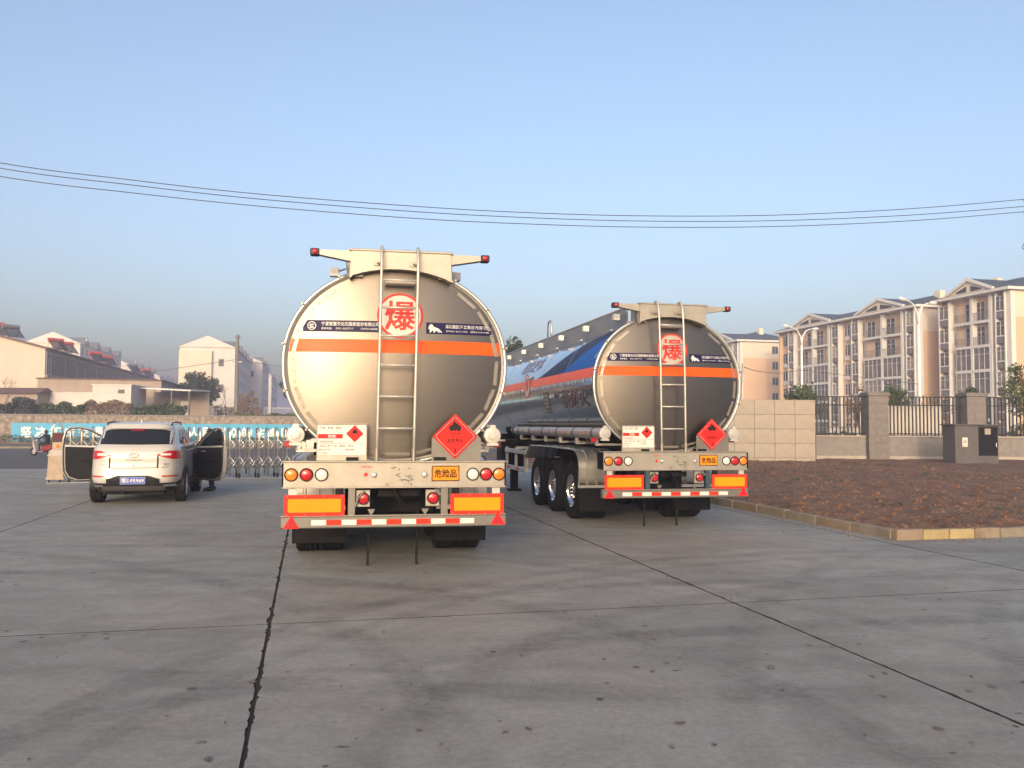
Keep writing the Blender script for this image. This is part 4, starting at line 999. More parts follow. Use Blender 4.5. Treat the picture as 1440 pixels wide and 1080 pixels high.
# ================================================================== scooter and rider on the road
S0 = gnd(60, 641, ROADZ); SZ = math.radians(165)
SCT = thing('motor_scooter', 'dark red motor scooter passing on the road beyond the gate', 'scooter', S0, SZ)
for y in (-.55, .62):
    w = bpy.data.objects.new('wheel', None); COL.objects.link(w); w.parent = SCT; w.location = (y, 0, .23)
    m = MB(); m.lathe([(.15, -.04), (.20, -.05), (.23, -.03), (.23, .03), (.20, .05), (.15, .04)], 24, axis='y'); m.build('tyre', 'rubber', w, 40)
    m = MB(); m.lathe([(.155, -.02), (.05, -.035), (0, -.035)], 18, axis='y'); m.lathe([(.155, .02), (.05, .035), (0, .035)], 18, axis='y'); m.build('rim', 'galv', w, 40)
m = MB(); m.prism([(-.75, .48), (-.55, .36), (-.2, .30), (-.12, .24), (.28, .24), (.36, .34), (.30, .30), (-.05, .31), (-.1, .55), (-.7, .66)], -.14, .14); m.build('body', 'cloth_red', SCT)
m = MB(); m.prism([(.28, .26), (.46, .70), (.50, .90), (.56, .88), (.56, .62), (.42, .26)], -.19, .19); m.build('leg_shield', 'white_tube', SCT)
m = MB(); m.prism([(-.74, .66), (-.08, .58), (-.08, .65), (-.70, .76)], -.13, .13); m.build('saddle', 'cloth_dark', SCT)
m = MB(); m.tube([(.62, 0, .23), (.48, 0, .85), (.44, 0, 1.0)], .022, 8); m.tube([(.42, -.32, 1.02), (.46, -.1, 1.0), (.46, .1, 1.0), (.42, .32, 1.02)], .015, 8); m.build('handlebar', 'chrome', SCT, 180)
for s in (-1, 1):
    m = MB(); m.tube([(.45, s*.26, 1.02), (.50, s*.30, 1.16)], .006, 5); ball(m, (.50, s*.31, 1.2), .012, .05, .035, 8); m.build('mirror', 'rubber_seal', SCT)
m = MB(); ball(m, (.56, 0, .86), .04, .07, .05); m.build('headlamp', 'lens_clear', SCT, 180)
m = MB(); m.prism([(.40, .40), (.50, .52), (.66, .52), (.80, .38), (.64, .48), (.52, .47)], -.07, .07); m.build('front_fender', 'cloth_red', SCT)
m = MB(); m.box(-.10, .30, -.17, .17, .235, .26); m.build('footboard', 'white_tube', SCT)
J = dict(pelvis=(-.32, 0, .80), belly=(-.30, 0, .95), chest=(-.24, 0, 1.13), neck=(-.20, 0, 1.25), head0=(-.18, 0, 1.31), head1=(-.16, 0, 1.40),
         shl=(-.22, .19, 1.16), ell=(.02, .27, 1.0), wrl=(.30, .29, 1.02), hal=(.39, .30, 1.03), shr=(-.22, -.19, 1.16), elr=(.02, -.27, 1.0), wrr=(.30, -.29, 1.02), har=(.39, -.30, 1.03),
         hil=(-.26, .10, .76), knl=(.14, .14, .70), anl=(.12, .12, .34), tol=(.26, .13, .29), hir=(-.26, -.10, .76), knr=(.14, -.14, .70), anr=(.12, -.12, .34), tor=(.26, -.13, .29))
def rider_parts():
    L = [p for p in head_parts((1, 0, 0)) if p[0] != 'shoe']
    def shoes(m, J, ss):
        for s in ss:
            a = J['an'+s]; m.tube([a+Vector((-.06, 0, -.04)), a+Vector((.0, 0, -.04)), a+Vector((.12, 0, -.045)), a+Vector((.2, 0, -.05))], [.04, .05, .045, .025], 8)
    return L+[('shoe', 'rubber_seal', lambda m, J, s=s: shoes(m, J, s)) for s in 'lr']
person('person', 'person in dark jacket riding the scooter on the road', S0, SZ, J, RAD, 'cloth_dark', rider_parts(), 1)
# ================================================================== foliage
def leaf_mesh(m, pts, size, rnd, squash=1.0):
    for c in pts:
        s = size*rnd.uniform(.6, 1.35)
        a = Vector((rnd.gauss(0, 1), rnd.gauss(0, 1), rnd.gauss(0, .7))).normalized(); b = a.cross(Vector((rnd.gauss(0, 1), rnd.gauss(0, 1), rnd.gauss(0, 1)))).normalized()
        m.add([c-a*s, c+b*s*.45, c+a*s, c-b*s*.45], [(0, 1, 2, 3)])
def clump_points(rnd, c, r, n, clumps, spread=.34):
    cl = []
    for k in range(clumps):
        d = Vector((rnd.gauss(0, 1), rnd.gauss(0, 1), rnd.gauss(0, 1))).normalized()*(rnd.random()**.45)
        cl.append((Vector((d.x*r[0], d.y*r[1], d.z*r[2])), rnd.uniform(.6, 1.25)))
    out = []
    rm = (r[0]+r[1]+r[2])/3
    for i in range(n):
        q, w = rnd.choice(cl); d = Vector((rnd.gauss(0, 1), rnd.gauss(0, 1), rnd.gauss(0, .8))).normalized()*rnd.random()**.4*spread*rm*w
        p = q+d; out.append(Vector(c)+p)
    return out, [Vector(c)+q for q, w in cl]
def tree(label, loc, h, r, leaf='leaf_dark', n=2600, size=.12, seed=1, clumps=34, trunk=.3, group=None, name='leafy_tree', tr=None):
    """h: height of the top, r: crown radii"""
    rnd = random.Random(seed); T = thing(name, label, 'tree', loc, 0, group)
    c = (0, 0, h-r[2])
    pts, cl = clump_points(rnd, c, (r[0]*.85, r[1]*.85, r[2]*.85), n, clumps)
    m = MB(); leaf_mesh(m, pts, size, rnd); m.build('crown', leaf, T)
    m = MB(); tr = tr or max(.05, h*.022)
    m.tube([(0, 0, -.1), (rnd.uniform(-.05, .05), rnd.uniform(-.05, .05), (h-2*r[2])*.7+.2), (0, 0, h-r[2])], [tr, tr*.8, tr*.45], 8)
    for q in rnd.sample(cl, min(len(cl), 11)):
        b = Vector((0, 0, h-r[2]*rnd.uniform(1.0, 1.9))); b.z = max(.3, b.z)
        m.tube([b, (b+q)/2+Vector((0, 0, .12*r[2])), q], [tr*.42, tr*.28, tr*.1], 5)
    m.build('trunk', 'bark', T, 180)
    return T
def bare_tree(label, loc, h, w, seed, group=None, leaf='leaf_brown', n=140):
    rnd = random.Random(seed); T = thing('bare_tree', label, 'tree', loc, 0, group); m = MB(); tips = []
    def br(p, d, L, r, k):
        e = p+d*L; m.tube([p, p+d*L*.5+Vector((rnd.uniform(-1, 1), rnd.uniform(-1, 1), 0))*L*.05, e], [r, r*.8, r*.6], 5)
        if k == 0: tips.append(e); return
        for i in range(rnd.choice((2, 3, 3))):
            nd = (d+Vector((rnd.gauss(0, .5)*w, rnd.gauss(0, .5)*w, rnd.uniform(-.1, .4)))).normalized(); br(e if i else p+d*L*.7, nd, L*rnd.uniform(.6, .8), r*.55, k-1)
    br(Vector((0, 0, -.05)), Vector((0, 0, 1)), h*.36, h*.014, 4); m.build('trunk', 'bark', T, 180)
    m = MB(); leaf_mesh(m, [t+Vector((rnd.gauss(0, .1), rnd.gauss(0, .1), rnd.gauss(0, .1))) for t in tips for _ in range(max(1, n//max(1, len(tips))))], .07, rnd); m.build('crown', leaf, T)
    return T
def hedge(label, p0, p1, h, d, leaf, n, size, seed, name='hedge', cat='hedge'):
    rnd = random.Random(seed); p0, p1 = Vector(p0), Vector(p1); ax = (p1-p0); L = ax.length; T = thing(name, label, cat, p0, math.atan2(ax.y, ax.x))
    pts = []
    for i in range(n):
        x = rnd.random()*L; hh = h*(.72+.38*noise.noise(Vector((x*.8, seed*3.1, 0)))+.14*noise.noise(Vector((x*2.7, seed, 5))))
        pts.append(Vector((x, rnd.gauss(0, .33)*d, hh*rnd.random()**.55)))
    m = MB(); leaf_mesh(m, pts, size, rnd); m.build('foliage', leaf, T)
    m = MB()
    for x in lin(.3, max(.4, L-.3), max(2, int(L/1.2))):
        for k in range(3):
            m.tube([(x, rnd.uniform(-.1, .1), -.05), (x+rnd.uniform(-.3, .3), rnd.uniform(-.3, .3)*d, h*.6)], [.03, .012], 5)
    m.build('stems', 'bark', T)
    return T
# ================================================================== far left: wall, slogan banner, houses
K = 1.106
UW, _v = uv(gnd(200, 622, ROADZ+.12))
def face_z(px, py, U):      # height at pixel on the plane u = U, with v
    d = ray(px, py); t = U/uv(d)[0]; p = d*t; return p.z+CH, uv(p)[1]
WTOP = face_z(200, 583.5, UW)[0]
def gthing(name, label, cat, u, v, z=0.0, group=None): return thing(name, label, cat, g(u, v, z), GA, group)
RW = gthing('retaining_wall', 'long rough stone retaining wall along the far side of the road', 'wall', UW, 0, ROADZ)
m = MB(); m.box(-120, 55, 0, .7, 0, WTOP-ROADZ-.12); m.build('wall_face', 'stone_wall', RW)
m = MB(); m.box(-120, 55, -.06, .75, WTOP-ROADZ-.12, WTOP-ROADZ); m.build('coping', 'base_stone', RW)
rnd = random.Random(3); st = MB()
for i in range(1500):      # rough stones standing proud of the face
    x = rnd.uniform(-42, 8); z = rnd.uniform(.05, WTOP-ROADZ-.2); a, b = rnd.uniform(.10, .26), rnd.uniform(.07, .15)
    n = rnd.randint(5, 7); o = rnd.uniform(0, 6); P = [(x+a*math.cos(o+k*6.283/n)*rnd.uniform(.75, 1), z+b*math.sin(o+k*6.283/n)*rnd.uniform(.75, 1)) for k in range(n)]
    st.prism(P, -rnd.uniform(.015, .05), .02)
so = st.build('stones', 'stone_wall', RW); so['kind'] = 'stuff'
m = MB(); m.box(-120, 55, .7, 170, 0, WTOP-ROADZ-.3); o = m.build('terrace', 'terrace_soil'); o.location = g(UW, 0, ROADZ); o.rotation_euler = (0, 0, GA); struct(o)
TZ = WTOP-.3
zb1, vb0 = face_z(16, 594.5, UW-.06); zb0, vb1 = face_z(16, 620.5, UW-.06); vb1 = face_z(470, 600, UW-.06)[1]
BN = gthing('slogan_banner', 'long blue slogan banner with white characters on the stone wall', 'banner', UW-.07, vb0, zb0)
m = MB(); m.sheet(lambda x, z: (x, .02*math.sin(x*1.7)+.01*math.sin(x*4.1), z), lin(0, vb1-vb0, 60), lin(0, zb1-zb0, 4)); m.build('cloth', 'banner', BN, 180)
s = '坚决打击交通违法行为保护人民群众的生命财产安全'; hz = zb1-zb0
def cpos(px): return face_z(px, 605, UW-.06)[1]-vb0
x0, x1 = cpos(37), cpos(402)
for k, ch in enumerate(s):
    x = x0+(x1-x0)*k/19
    if x > vb1-vb0-.6: break
    m = MB(); lettering(m, ch, x, hz*.50, .92*(x1-x0)/19*.86, hz*.60, lambda a, b: (a, -.045, b), .028); m.build('lettering', 'banner_white', BN)
rnd = random.Random(9)
hedge('dry brownish grass strip at the foot of the stone wall', g(UW-.9, -34, ROADZ+.1), g(UW-.9, 6, ROADZ+.1), .75, .5, 'leaf_mid', 2600, .13, 4, 'grass_strip', 'grass')
# long gabled row house
H0 = dep(64, 490, 92*K); hu, hv = uv(H0); EZ = H0.z-TZ
HS = gthing('row_house', 'long cream row house with tiled roof and dark window bands behind the wall', 'house', hu, hv, TZ)
HL, HW, RH = 88., 10.5, 1.35
m = MB(); m.add([(0, 0, 0), (-HW, 0, 0), (-HW, 0, EZ), (-HW/2, 0, EZ+RH), (0, 0, EZ)], [(0, 1, 2, 3, 4)]); m.add([(0, HL, 0), (-HW, HL, 0), (-HW, HL, EZ), (-HW/2, HL, EZ+RH), (0, HL, EZ)], [(0, 1, 2, 3, 4)])
m.add([(0, 0, 0), (0, HL, 0), (0, HL, EZ), (0, 0, EZ)], [(0, 1, 2, 3)]); m.add([(-HW, 0, 0), (-HW, HL, 0), (-HW, HL, EZ), (-HW, 0, EZ)], [(0, 1, 2, 3)]); m.build('wall', 'plaster_cream', HS)
m = MB(); ov = .45; sl = RH/(HW/2)
for s in (-1, 1):
    xa, xb = (-HW/2, ov) if s > 0 else (-HW/2, -HW-ov)
    za = EZ+RH+.02; zb = EZ-sl*ov+.02
    m.add([(xa, -ov, za), (xb, -ov, zb), (xb, HL+ov, zb), (xa, HL+ov, za), (xa, -ov, za+.22), (xb, -ov, zb+.22), (xb, HL+ov, zb+.22), (xa, HL+ov, za+.22)], [(0,1,2,3),(7,6,5,4),(0,4,5,1),(1,5,6,2),(2,6,7,3)])
m.build('roof', 'roof_tile', HS)
u = .5
k = 0
while u < HL-6:
    L = 1.6 if k == 0 else (5.4 if k % 3 else 3.8)
    m = MB(); m.box(.003, .05, u, u+L, EZ-3.0, EZ-.55); w = m.build('window', 'glass_dark', HS)
    m = MB(); nb = max(2, int(L/.9))
    for y in lin(u, u+L, nb+1): m.box(.05, .09, y-.04, y+.04, EZ-3.0, EZ-.55)
    for z in (EZ-3.0, EZ-1.3, EZ-.55): m.box(.05, .085, u, u+L, z-.04, z+.04)
    m.build('frame', 'plaster_brown' if k else 'paint_white', w); u += L+.7; k += 1
m = MB(); m.box(.0, .30, 0, HL, EZ-3.45, EZ-3.2); m.build('ledge', 'plaster_brown', HS)
m = MB(); m.cyl((.15, .1, 0), (.15, .1, EZ-.3), .07, 8); m.build('downpipe', 'grey_metal', HS)
# annex, courtyard wall, hut, carport
AX = dep(53, 531, 86*K); au, av = uv(AX)
AN = gthing('house_annex', 'brown rendered annex wall in front of the row house', 'annex', au, av, TZ)
m = MB(); m.box(0, 13, 0, 22, 0, AX.z-TZ-.12); m.build('wall', 'plaster_brown', AN)
m = MB(); m.box(-.15, 13.15, -.15, 22.1, AX.z-TZ-.12, AX.z-TZ); m.build('roof_slab', 'roof_tile', AN)
YW = 79.*K
def front(px0, px1, py, Y): a = dep(px0, py, Y); b = dep(px1, py, Y); return a, b
a, b = front(56, 131, 551, YW)
CW = thing('courtyard_wall', 'low white courtyard wall behind the dark green hedge', 'wall', (a.x, a.y, TZ), 0)
m = MB(); m.box(0, b.x-a.x, 0, .3, 0, a.z-TZ-.08); m.build('wall_face', 'plaster_white', CW); m = MB(); m.box(-.03, b.x-a.x, -.05, .35, a.z-TZ-.08, a.z-TZ); m.build('coping', 'plaster_white', CW)
a, b = front(131, 183, 540, YW)
WH = thing('white_hut', 'small flat-roofed white hut with one tiny window', 'hut', (a.x, a.y-.1, TZ), GA*.5)
W_ = b.x-a.x; HH = a.z-TZ
m = MB(); m.box(0, W_, 0, 5, 0, HH-.15); m.build('wall', 'plaster_white', WH)
m = MB(); m.box(-.1, W_+.1, -.1, 5.1, HH-.15, HH); m.build('roof_slab', 'plaster_white', WH)
m = MB(); m.box(W_*.66, W_*.83, -.02, .1, HH-.95, HH-.55); m.build('window', 'glass_dark', WH)
a, b = front(184, 268, 546, YW+3)
CP = thing('carport', 'open lean-to with thin pale roof beside the white hut', 'carport', (a.x, a.y, TZ), 0)
W_ = b.x-a.x; HH = a.z-TZ
m = MB(); m.add([(0, 0, HH-.0), (W_, 0, HH-.28), (W_, 6, HH-.1), (0, 6, HH+.2), (0, 0, HH+.14), (W_, 0, HH-.14), (W_, 6, HH+.04), (0, 6, HH+.34)], [(0,1,2,3),(7,6,5,4),(0,4,5,1),(1,5,6,2),(2,6,7,3),(3,7,4,0)]); m.build('roof', 'paint_white', CP)
for x in lin(.6, W_-.2, 4): m = MB(); m.box(x-.06, x+.06, .1, .22, 0, HH-.1); m.build('post', 'concrete_pole', CP)
m = MB(); m.box(0, W_, 5.6, 5.8, 0, HH-.2); m.build('back_wall', 'plaster_brown', CP)
for x in (1.4, 3.2): m = MB(); m.box(x, x+1.0, 5.5, 5.6, 0, 2.0); m.build('door', 'paint_white' if x > 2 else 'grey_metal', CP)
a, b = front(-20, 53, 549, 77*K)
BH = thing('tiled_shed', 'low brown shed with tiled coping at the left edge', 'shed', (a.x, a.y, TZ), 0)
m = MB(); m.box(0, b.x-a.x, 0, 3, 0, a.z-TZ-.3); m.build('wall', 'plaster_brown', BH)
m = MB(); m.prism([(-.3, a.z-TZ-.3), (3.3, a.z-TZ-.3), (1.5, a.z-TZ+.35)], -.2, b.x-a.x+.2, 'x'); m.build('roof', 'roof_tile', BH)
# solar water heaters on the roofs
def solar(x, y, red, i, where):
    z = TZ+EZ+RH*(1-abs(x+HW/2)/(HW/2)); p = g(hu+y, hv+x, z+.1)
    S = thing('solar_heater', where, 'solar heater', p, GA+.75, 'solar water heaters on the row house roof')
    m = MB(); m.cyl((-1.0, .55, 1.55), (1.0, .55, 1.55), .27, 14); m.build('tank', 'solar_red' if red else 'grey_metal', S, 40)
    m = MB()
    for k in range(14): m.cyl((-.9+k*.138, .5, 1.38), (-.9+k*.138, -1.0, .15), .045, 6)
    m.build('tubes', 'solar_black', S, 60)
    m = MB()
    for s in (-.95, .95): m.tube([(s, -1.05, 0), (s, .5, 1.3), (s, .95, 0)], .035, 5); m.tube([(s, -1.05, 0), (s, .95, 0)], .03, 5)
    m.tube([(-.95, .8, .5), (.95, .8, .5)], .03, 5); m.build('frame', 'solar_red' if red else 'grey_metal', S)
solar(-4.1, 1.6, False, 0, 'large dark solar water heater at the left edge, nearest on the roof'); solar(-5.6, 1.0, True, 1, 'red solar water heater cut by the left picture edge')
for i, (y, lab) in enumerate(((11.5, 'red solar water heater, first behind the near roof corner'), (16.5, 'red solar water heater, second along the row house roof'), (33, 'red solar water heater halfway along the row house roof'), (41, 'small red solar water heater past the middle of the roof'), (62, 'small dark solar water heater far along the roof'), (76, 'tiny red solar water heater at the far roof end'))):
    solar(-1.7, y, i != 4, i+2, lab)
# far white apartment rows
def block(label, px, py, Y, L, depth, Hh, seed, dorm=True):
    P = dep(px, py, Y); u, v = uv(P); z0 = ROADZ; H = P.z-z0
    B_ = gthing('apartment_block', label, 'apartment block', u, v, z0, 'pale apartment blocks in the far left background')
    m = MB(); m.box(-depth, 0, 0, L, 0, H-.4); m.build('wall', 'plaster_white', B_)
    m = MB(); m.add([(.3, -.3, H-.4), (-depth-.3, -.3, H-.4), (-depth/2, -.3, H+2.2), (.3, L+.3, H-.4), (-depth-.3, L+.3, H-.4), (-depth/2, L+.3, H+2.2)], [(0, 1, 2), (5, 4, 3), (0, 2, 5, 3), (1, 4, 5, 2), (0, 3, 4, 1)]); m.build('roof', 'plaster_white', B_)
    wd = MB(); wd.box(-.02, .06, 0, 1.7, 0, 1.6); wme = wd.data('window', 'glass_far')
    fd = MB(); fd.box(.06, .1, -.06, .02, -.06, 1.66); fd.box(.06, .1, 1.68, 1.76, -.06, 1.66); fd.box(.06, .1, .80, .88, 0, 1.6); fd.box(.06, .16, -.06, 1.76, -.14, -.04); fme = fd.data('frame', 'paint_white')
    nfl = 6; n = int(L/4.2)
    for f in range(nfl):
        for k in range(n):
            w = put('window', wme, B_, (0, 1.2+k*4.2, 1.3+f*(H-.8)/nfl)); put('frame', fme, w)
    for k in range(n//3+1):
        if not dorm: break
        y = 2.5+k*12
        m = MB(); m.add([(.35, y, H-.4), (.35, y+5, H-.4), (.35, y+2.5, H+1.5), (-depth/2, y+2.5, H+1.5)], [(0, 1, 2), (0, 2, 3), (1, 3, 2)]); m.build('dormer', 'grey_metal', B_)
    for k in range(3):
        m = MB(); m.bbox(-depth*.62, -depth*.62+.9, -.06, .02, 0, 1.5, .01) if False else m.box(-depth*.30, -depth*.30+1.1, -.06, .02, H-4.5-5.6*k, H-2.9-5.6*k)
        m.build('window', 'glass_dark', B_)
    m = MB(); m.box(-depth-.05, -depth*.12 if False else -depth*.42, -.9, .0, 0, H-1.2); m.build('stair_bay', 'plaster_topcream', B_)
    m = MB(); m.box(.1, .5, 4, 5, H, H+1.2); m.build('vent', 'grey_metal', B_)
    return B_
block('white six-storey apartment block with lit gable behind the utility pole', 331, 487, 187, 52, 11.5, 0, 1)
block('narrow pale apartment block just right of the lit gable, farther off', 369, 508, 243, 40, 11, 0, 2)
block('hazy apartment block farthest away beside the nearer tanker', 382, 527, 330, 60, 11, 0, 6)
block('white apartment block rising behind the solar heaters of the row house', 113, 481, 196, 44, 11.5, 0, 3)
block('second pale apartment block behind the row house roof', 185, 512, 262, 40, 11.5, 0, 4)
block('third hazy apartment block at the far end of the row house', 225, 528, 328, 40, 11.5, 0, 5)
# planting on the terrace
def tp(px, Y, z=None): p = dep(px, 560, Y*K); return Vector((p.x, p.y, TZ if z is None else z))
hedge('dense dark green hedge on top of the stone wall', tp(46, 75.5), tp(118, 75.5), 1.9, .9, 'leaf_dark', 3200, .13, 11)
hedge('reddish brown dry hedge on the wall beside the green one', tp(116, 75.8), tp(186, 75.8), 2.2, .9, 'leaf_brown', 3200, .12, 12)
hedge('dark shrubs in front of the open lean-to', tp(186, 75.6), tp(262, 75.6), 1.7, 1.0, 'leaf_dark', 2800, .13, 13)
hedge('dark tangled bushes at the left edge above the wall', tp(-30, 74.5), tp(47, 74.5), 2.2, 1.0, 'leaf_blue', 2600, .15, 14)
hedge('bare grey-brown thicket around the utility pole', tp(300, 92), tp(368, 92), 2.6, 1.2, 'leaf_brown', 1900, .10, 15, 'thicket', 'bushes')
hedge('low green scrub on the wall right of the pole', tp(330, 76), tp(430, 76), .75, .8, 'leaf_mid', 1500, .10, 16, 'scrub', 'bushes')
tree('round dark evergreen tree in front of the lit white gable', tp(281, 98), 6.3, (2.7, 2.4, 2.7), 'leaf_blue', 9000, .19, 21, 60)
bare_tree('bare twiggy tree left of the utility pole', tp(318, 90), 4.6, 1.0, 22)
bare_tree('bare twiggy tree above the left edge of the stone wall', tp(8, 74), 4.2, 1.0, 24)
tree('dark bushy tree right of the utility pole', tp(348, 100), 4.2, (1.7, 1.6, 1.8), 'leaf_brown', 1500, .12, 23)
tree('dark tree peeking out left of the nearer tank', tp(420, 96), 7.0, (2.4, 2.2, 2.8), 'leaf_blue', 8000, .18, 25, 55)
q = dep(719, 500, 62); tree('tree top showing between the two tanks', (q.x, q.y, ROADZ), 8.8, (1.75, 1.8, 2.6), 'leaf_blue', 7000, .16, 26, 50)
# low far fence on the terrace edge
FN = thing('wire_fence', 'pale thin wire fence far behind the wall beside the tank', 'fence', tp(372, 110), 0)
W_ = tp(440, 110).x-tp(372, 110).x
for x in lin(0, W_, 18): m = MB(); m.box(x-.03, x+.03, -.03, .03, 0, 1.9); m.build('picket', 'paint_white', FN)
m = MB(); m.box(0, W_, -.02, .02, 1.75, 1.82); m.box(0, W_, -.02, .02, .25, .32); m.build('rail', 'paint_white', FN)
# concrete pole with its wire
pp = tp(332.5, 78); top = dep(333, 474, 78*K)
UP = thing('utility_pole', 'concrete utility pole standing above the stone wall', 'pole', pp)
m = MB(); m.cyl((0, 0, -.2), (0, 0, top.z-pp.z), .20, 12, .13); m.build('shaft', 'concrete_pole', UP, 40)
m = MB(); m.lathe([(.30, -.05), (.22, .12), (.0, .3)], 10, (0, 0, top.z-pp.z), 'z'); m.build('cap', 'grey_metal', UP)
m = MB(); m.box(-.5, .5, -.06, .06, top.z-pp.z-2.6, top.z-pp.z-2.45); m.build('cross_arm', 'grey_metal', UP)
def wire(label, pts, r, name='overhead_wire', group=None):
    P = [Vector(p) for p in pts]; out = []
    for i in range(len(P)-1):
        p0, p1, p2, p3 = P[max(0, i-1)], P[i], P[i+1], P[min(len(P)-1, i+2)]
        for t in lin(0, 1, 9)[:-1]:
            out.append(.5*((2*p1)+(p2-p0)*t+(2*p0-5*p1+4*p2-p3)*t*t+(3*p1-p0-3*p2+p3)*t**3))
    out.append(P[-1]); m = MB(); m.tube(out, r, 6)
    return tag(m.build(name, 'wire', None, 180), label, 'wire', group)
wire('thin wire from the utility pole leftwards over the row house', [dep(175, 527, 90*K), dep(215, 522.5, 87*K), dep(255, 517, 84*K), dep(295, 511, 80*K), dep(332, 505.5, 78*K)], .022)
wire('thin wire from the utility pole rightwards behind the tank', [dep(332, 505.5, 78*K), dep(365, 511, 78*K), dep(400, 515.5, 78*K), dep(440, 519, 78*K)], .022)
# ================================================================== right: tile wall, fence, cabinet
YT, SB = 35.8, .22
a = dep(955, 562.5, YT); b = dep(1146, 563, YT)
TW = thing('tile_wall', 'low wall faced with large beige stone tiles right of the farther tanker', 'wall', (b.x, YT, SB-.2), 0)
th, tw_ = .606, .854; HT = b.z-SB+.2
m = MB(); m.box(-(b.x-a.x), -.012, .02, .5, 0, HT-.02); m.build('core', 'tile_backing', TW)
td = MB(); td.bbox(-tw_+.006, -.006, -.025, .02, .006, th-.006, .004); TD = td.data('tile', 'tile_stone')
td = MB(); td.bbox(-tw_+.006, -.006, -.025, .02, .006, .2-.006, .004)
nc = int((b.x-a.x)/tw_)+1
for c in range(nc):
    z = HT-th
    while z > -.3:
        put('tile', TD, TW, (-c*tw_, random.uniform(-.002, .002), z)); z -= th
sd = MB(); sd.bbox(-.012, .012, .025, .49, .01, HT-.03, .004); sd.build('end_tile', 'tile_stone', TW)
m = MB(); m.bbox(-(b.x-a.x), .015, -.03, .51, HT-.018, HT+.012, .005); m.build('coping', 'tile_stone', TW)
YF = 38.7
def fx(px): return dep(px, 557, YF).x
def fz(py, px=1250): return dep(px, py, YF).z
zr = fz(557.5); zc = fz(613); zb_ = SB-.2
xs = [fx(1146), fx(1216), fx(1243.5), fx(1353), fx(1379.5), fx(1489), fx(1516), fx(1580)]
FC = thing('iron_fence', 'black iron railing fence on a grey stone plinth behind the planting bed', 'fence', (xs[0], YF, 0), 0)
ox = xs[0]
nbl = 0
for i in (0, 2, 4, 6):
    x0, x1 = xs[i]-ox, xs[i+1]-ox
    m = MB(); m.bbox(x0, x1, -.08, .12, zb_-.1, zc-.05, .01); pl_ = m.build('plinth', 'base_stone', FC)
    m = MB(); m.bbox(x0, x1, -.13, .17, zc-.05, zc+.01, .01); m.build('plinth_coping', 'coping', pl_)
    m = MB(); m.bbox(x0, x1, -.10, -.085, zb_, SB+.18, .004); m.build('plinth_foot', 'coping', pl_)
    for z in (zc+.10, fz(570), zr-.02): m = MB(); m.box(x0, x1, -.02, .02, z-.022, z+.022); m.build('rail', 'iron_black', FC)
    n = max(3, int((x1-x0)/.168)); bd = MB(); bd.box(-.027, .027, -.02, .02, zc+.03, zr+.0); BDm = bd.data('bar', 'iron_black')
    for k in range(n):
        put('bar', BDm, FC, (x0+(k+.5)*(x1-x0)/n, 0, 0))
zp = fz(552)
for i in (1, 3, 5):
    x0, x1 = xs[i]-ox, xs[i+1]-ox
    P = bpy.data.objects.new('pillar', None); COL.objects.link(P); P.parent = FC; P.location = ((x0+x1)/2, .02, 0)
    w = (x1-x0)/2; rows = 9; hh = (zp-.16-zb_+.1)/rows
    m = MB(); m.box(-w+.012, w-.012, -w+.012, w-.012, zb_-.1, zp-.16); m.build('core', 'tile_backing', P)
    for r in range(rows):
        z0 = zb_-.1+r*hh
        sp_ = .15*w if r % 2 else -.2*w
        m = MB(); m.bbox(-w, sp_-.004, -w, w, z0+.005, z0+hh-.004, .006); m.build('block', 'pillar_stone', P)
        m = MB(); m.bbox(sp_+.004, w, -w, w, z0+.005, z0+hh-.004, .006); m.build('block', 'pillar_stone', P)
    m = MB(); m.bbox(-w-.07, w+.07, -w-.07, w+.07, zp-.16, zp-.06, .012); m.bbox(-w-.03, w+.03, -w-.03, w+.03, zp-.06, zp, .012); m.build('cap', 'pillar_stone', P)
# white board behind the railing
x0, x1 = fx(1254), fx(1331); z1, z0 = dep(1290, 571, YF+.4).z, dep(1290, 612, YF+.4).z
WB = thing('white_board', 'plain white board leaning behind the black railing', 'board', (x0, YF+.4, 0))
m = MB(); m.bbox(0, x1-x0, 0, .04, z0, z1, .006); m.build('panel', 'white_board', WB)
m = MB()
for x in (.1, (x1-x0)/2, x1-x0-.1): m.box(x-.03, x+.03, .045, .09, -.2, z1-.05)
m.build('support', 'galv', WB)
# electrical cabinet
CX = dep(1374, 620, 34.8); cz = dep(1374, 596.5, 34.8).z
CB = thing('electrical_cabinet', 'dark grey electrical cabinet in front of the right fence pillar', 'cabinet', (CX.x, 34.8, SB-.2), math.radians(4))
w0 = dep(1341, 620, 34.8).x-CX.x; w1 = dep(1406, 620, 34.8).x-CX.x; hc = cz-SB+.2
m = MB(); m.bbox(w0, .02, -.05, .85, .0, hc-.06, .015); hs_ = m.build('side_housing', 'cabinet', CB)
m = MB(); m.bbox(.025, w1, .02, .85, .0, hc-.06, .015); dr = m.build('door', 'cabinet', CB)
m = MB(); m.bbox(w0-.06, w1+.04, -.12, .92, hc-.06, hc, .012); m.build('lid', 'cabinet', CB)
m = MB(); m.bbox(.08, w1-.05, -.005, .02, .55, hc-.12, .006); m.build('door_leaf', 'chassis', dr)
m = MB(); m.box(.33, .58, -.012, -.006, hc-.42, hc-.18); lb = m.build('label', 'tile_stone', dr)
m = MB(); m.cyl((w1-.12, -.02, .9), (w1-.12, -.02, 1.08), .012, 6); m.build('handle', 'galv', dr)
m = MB(); m.box(w0+.30, w0+.52, -.058, -.052, hc-.92, hc-.55); wl = m.build('warning_label', 'white_board', hs_)
m = MB(); cx = w0+.41; cz2 = hc-.70
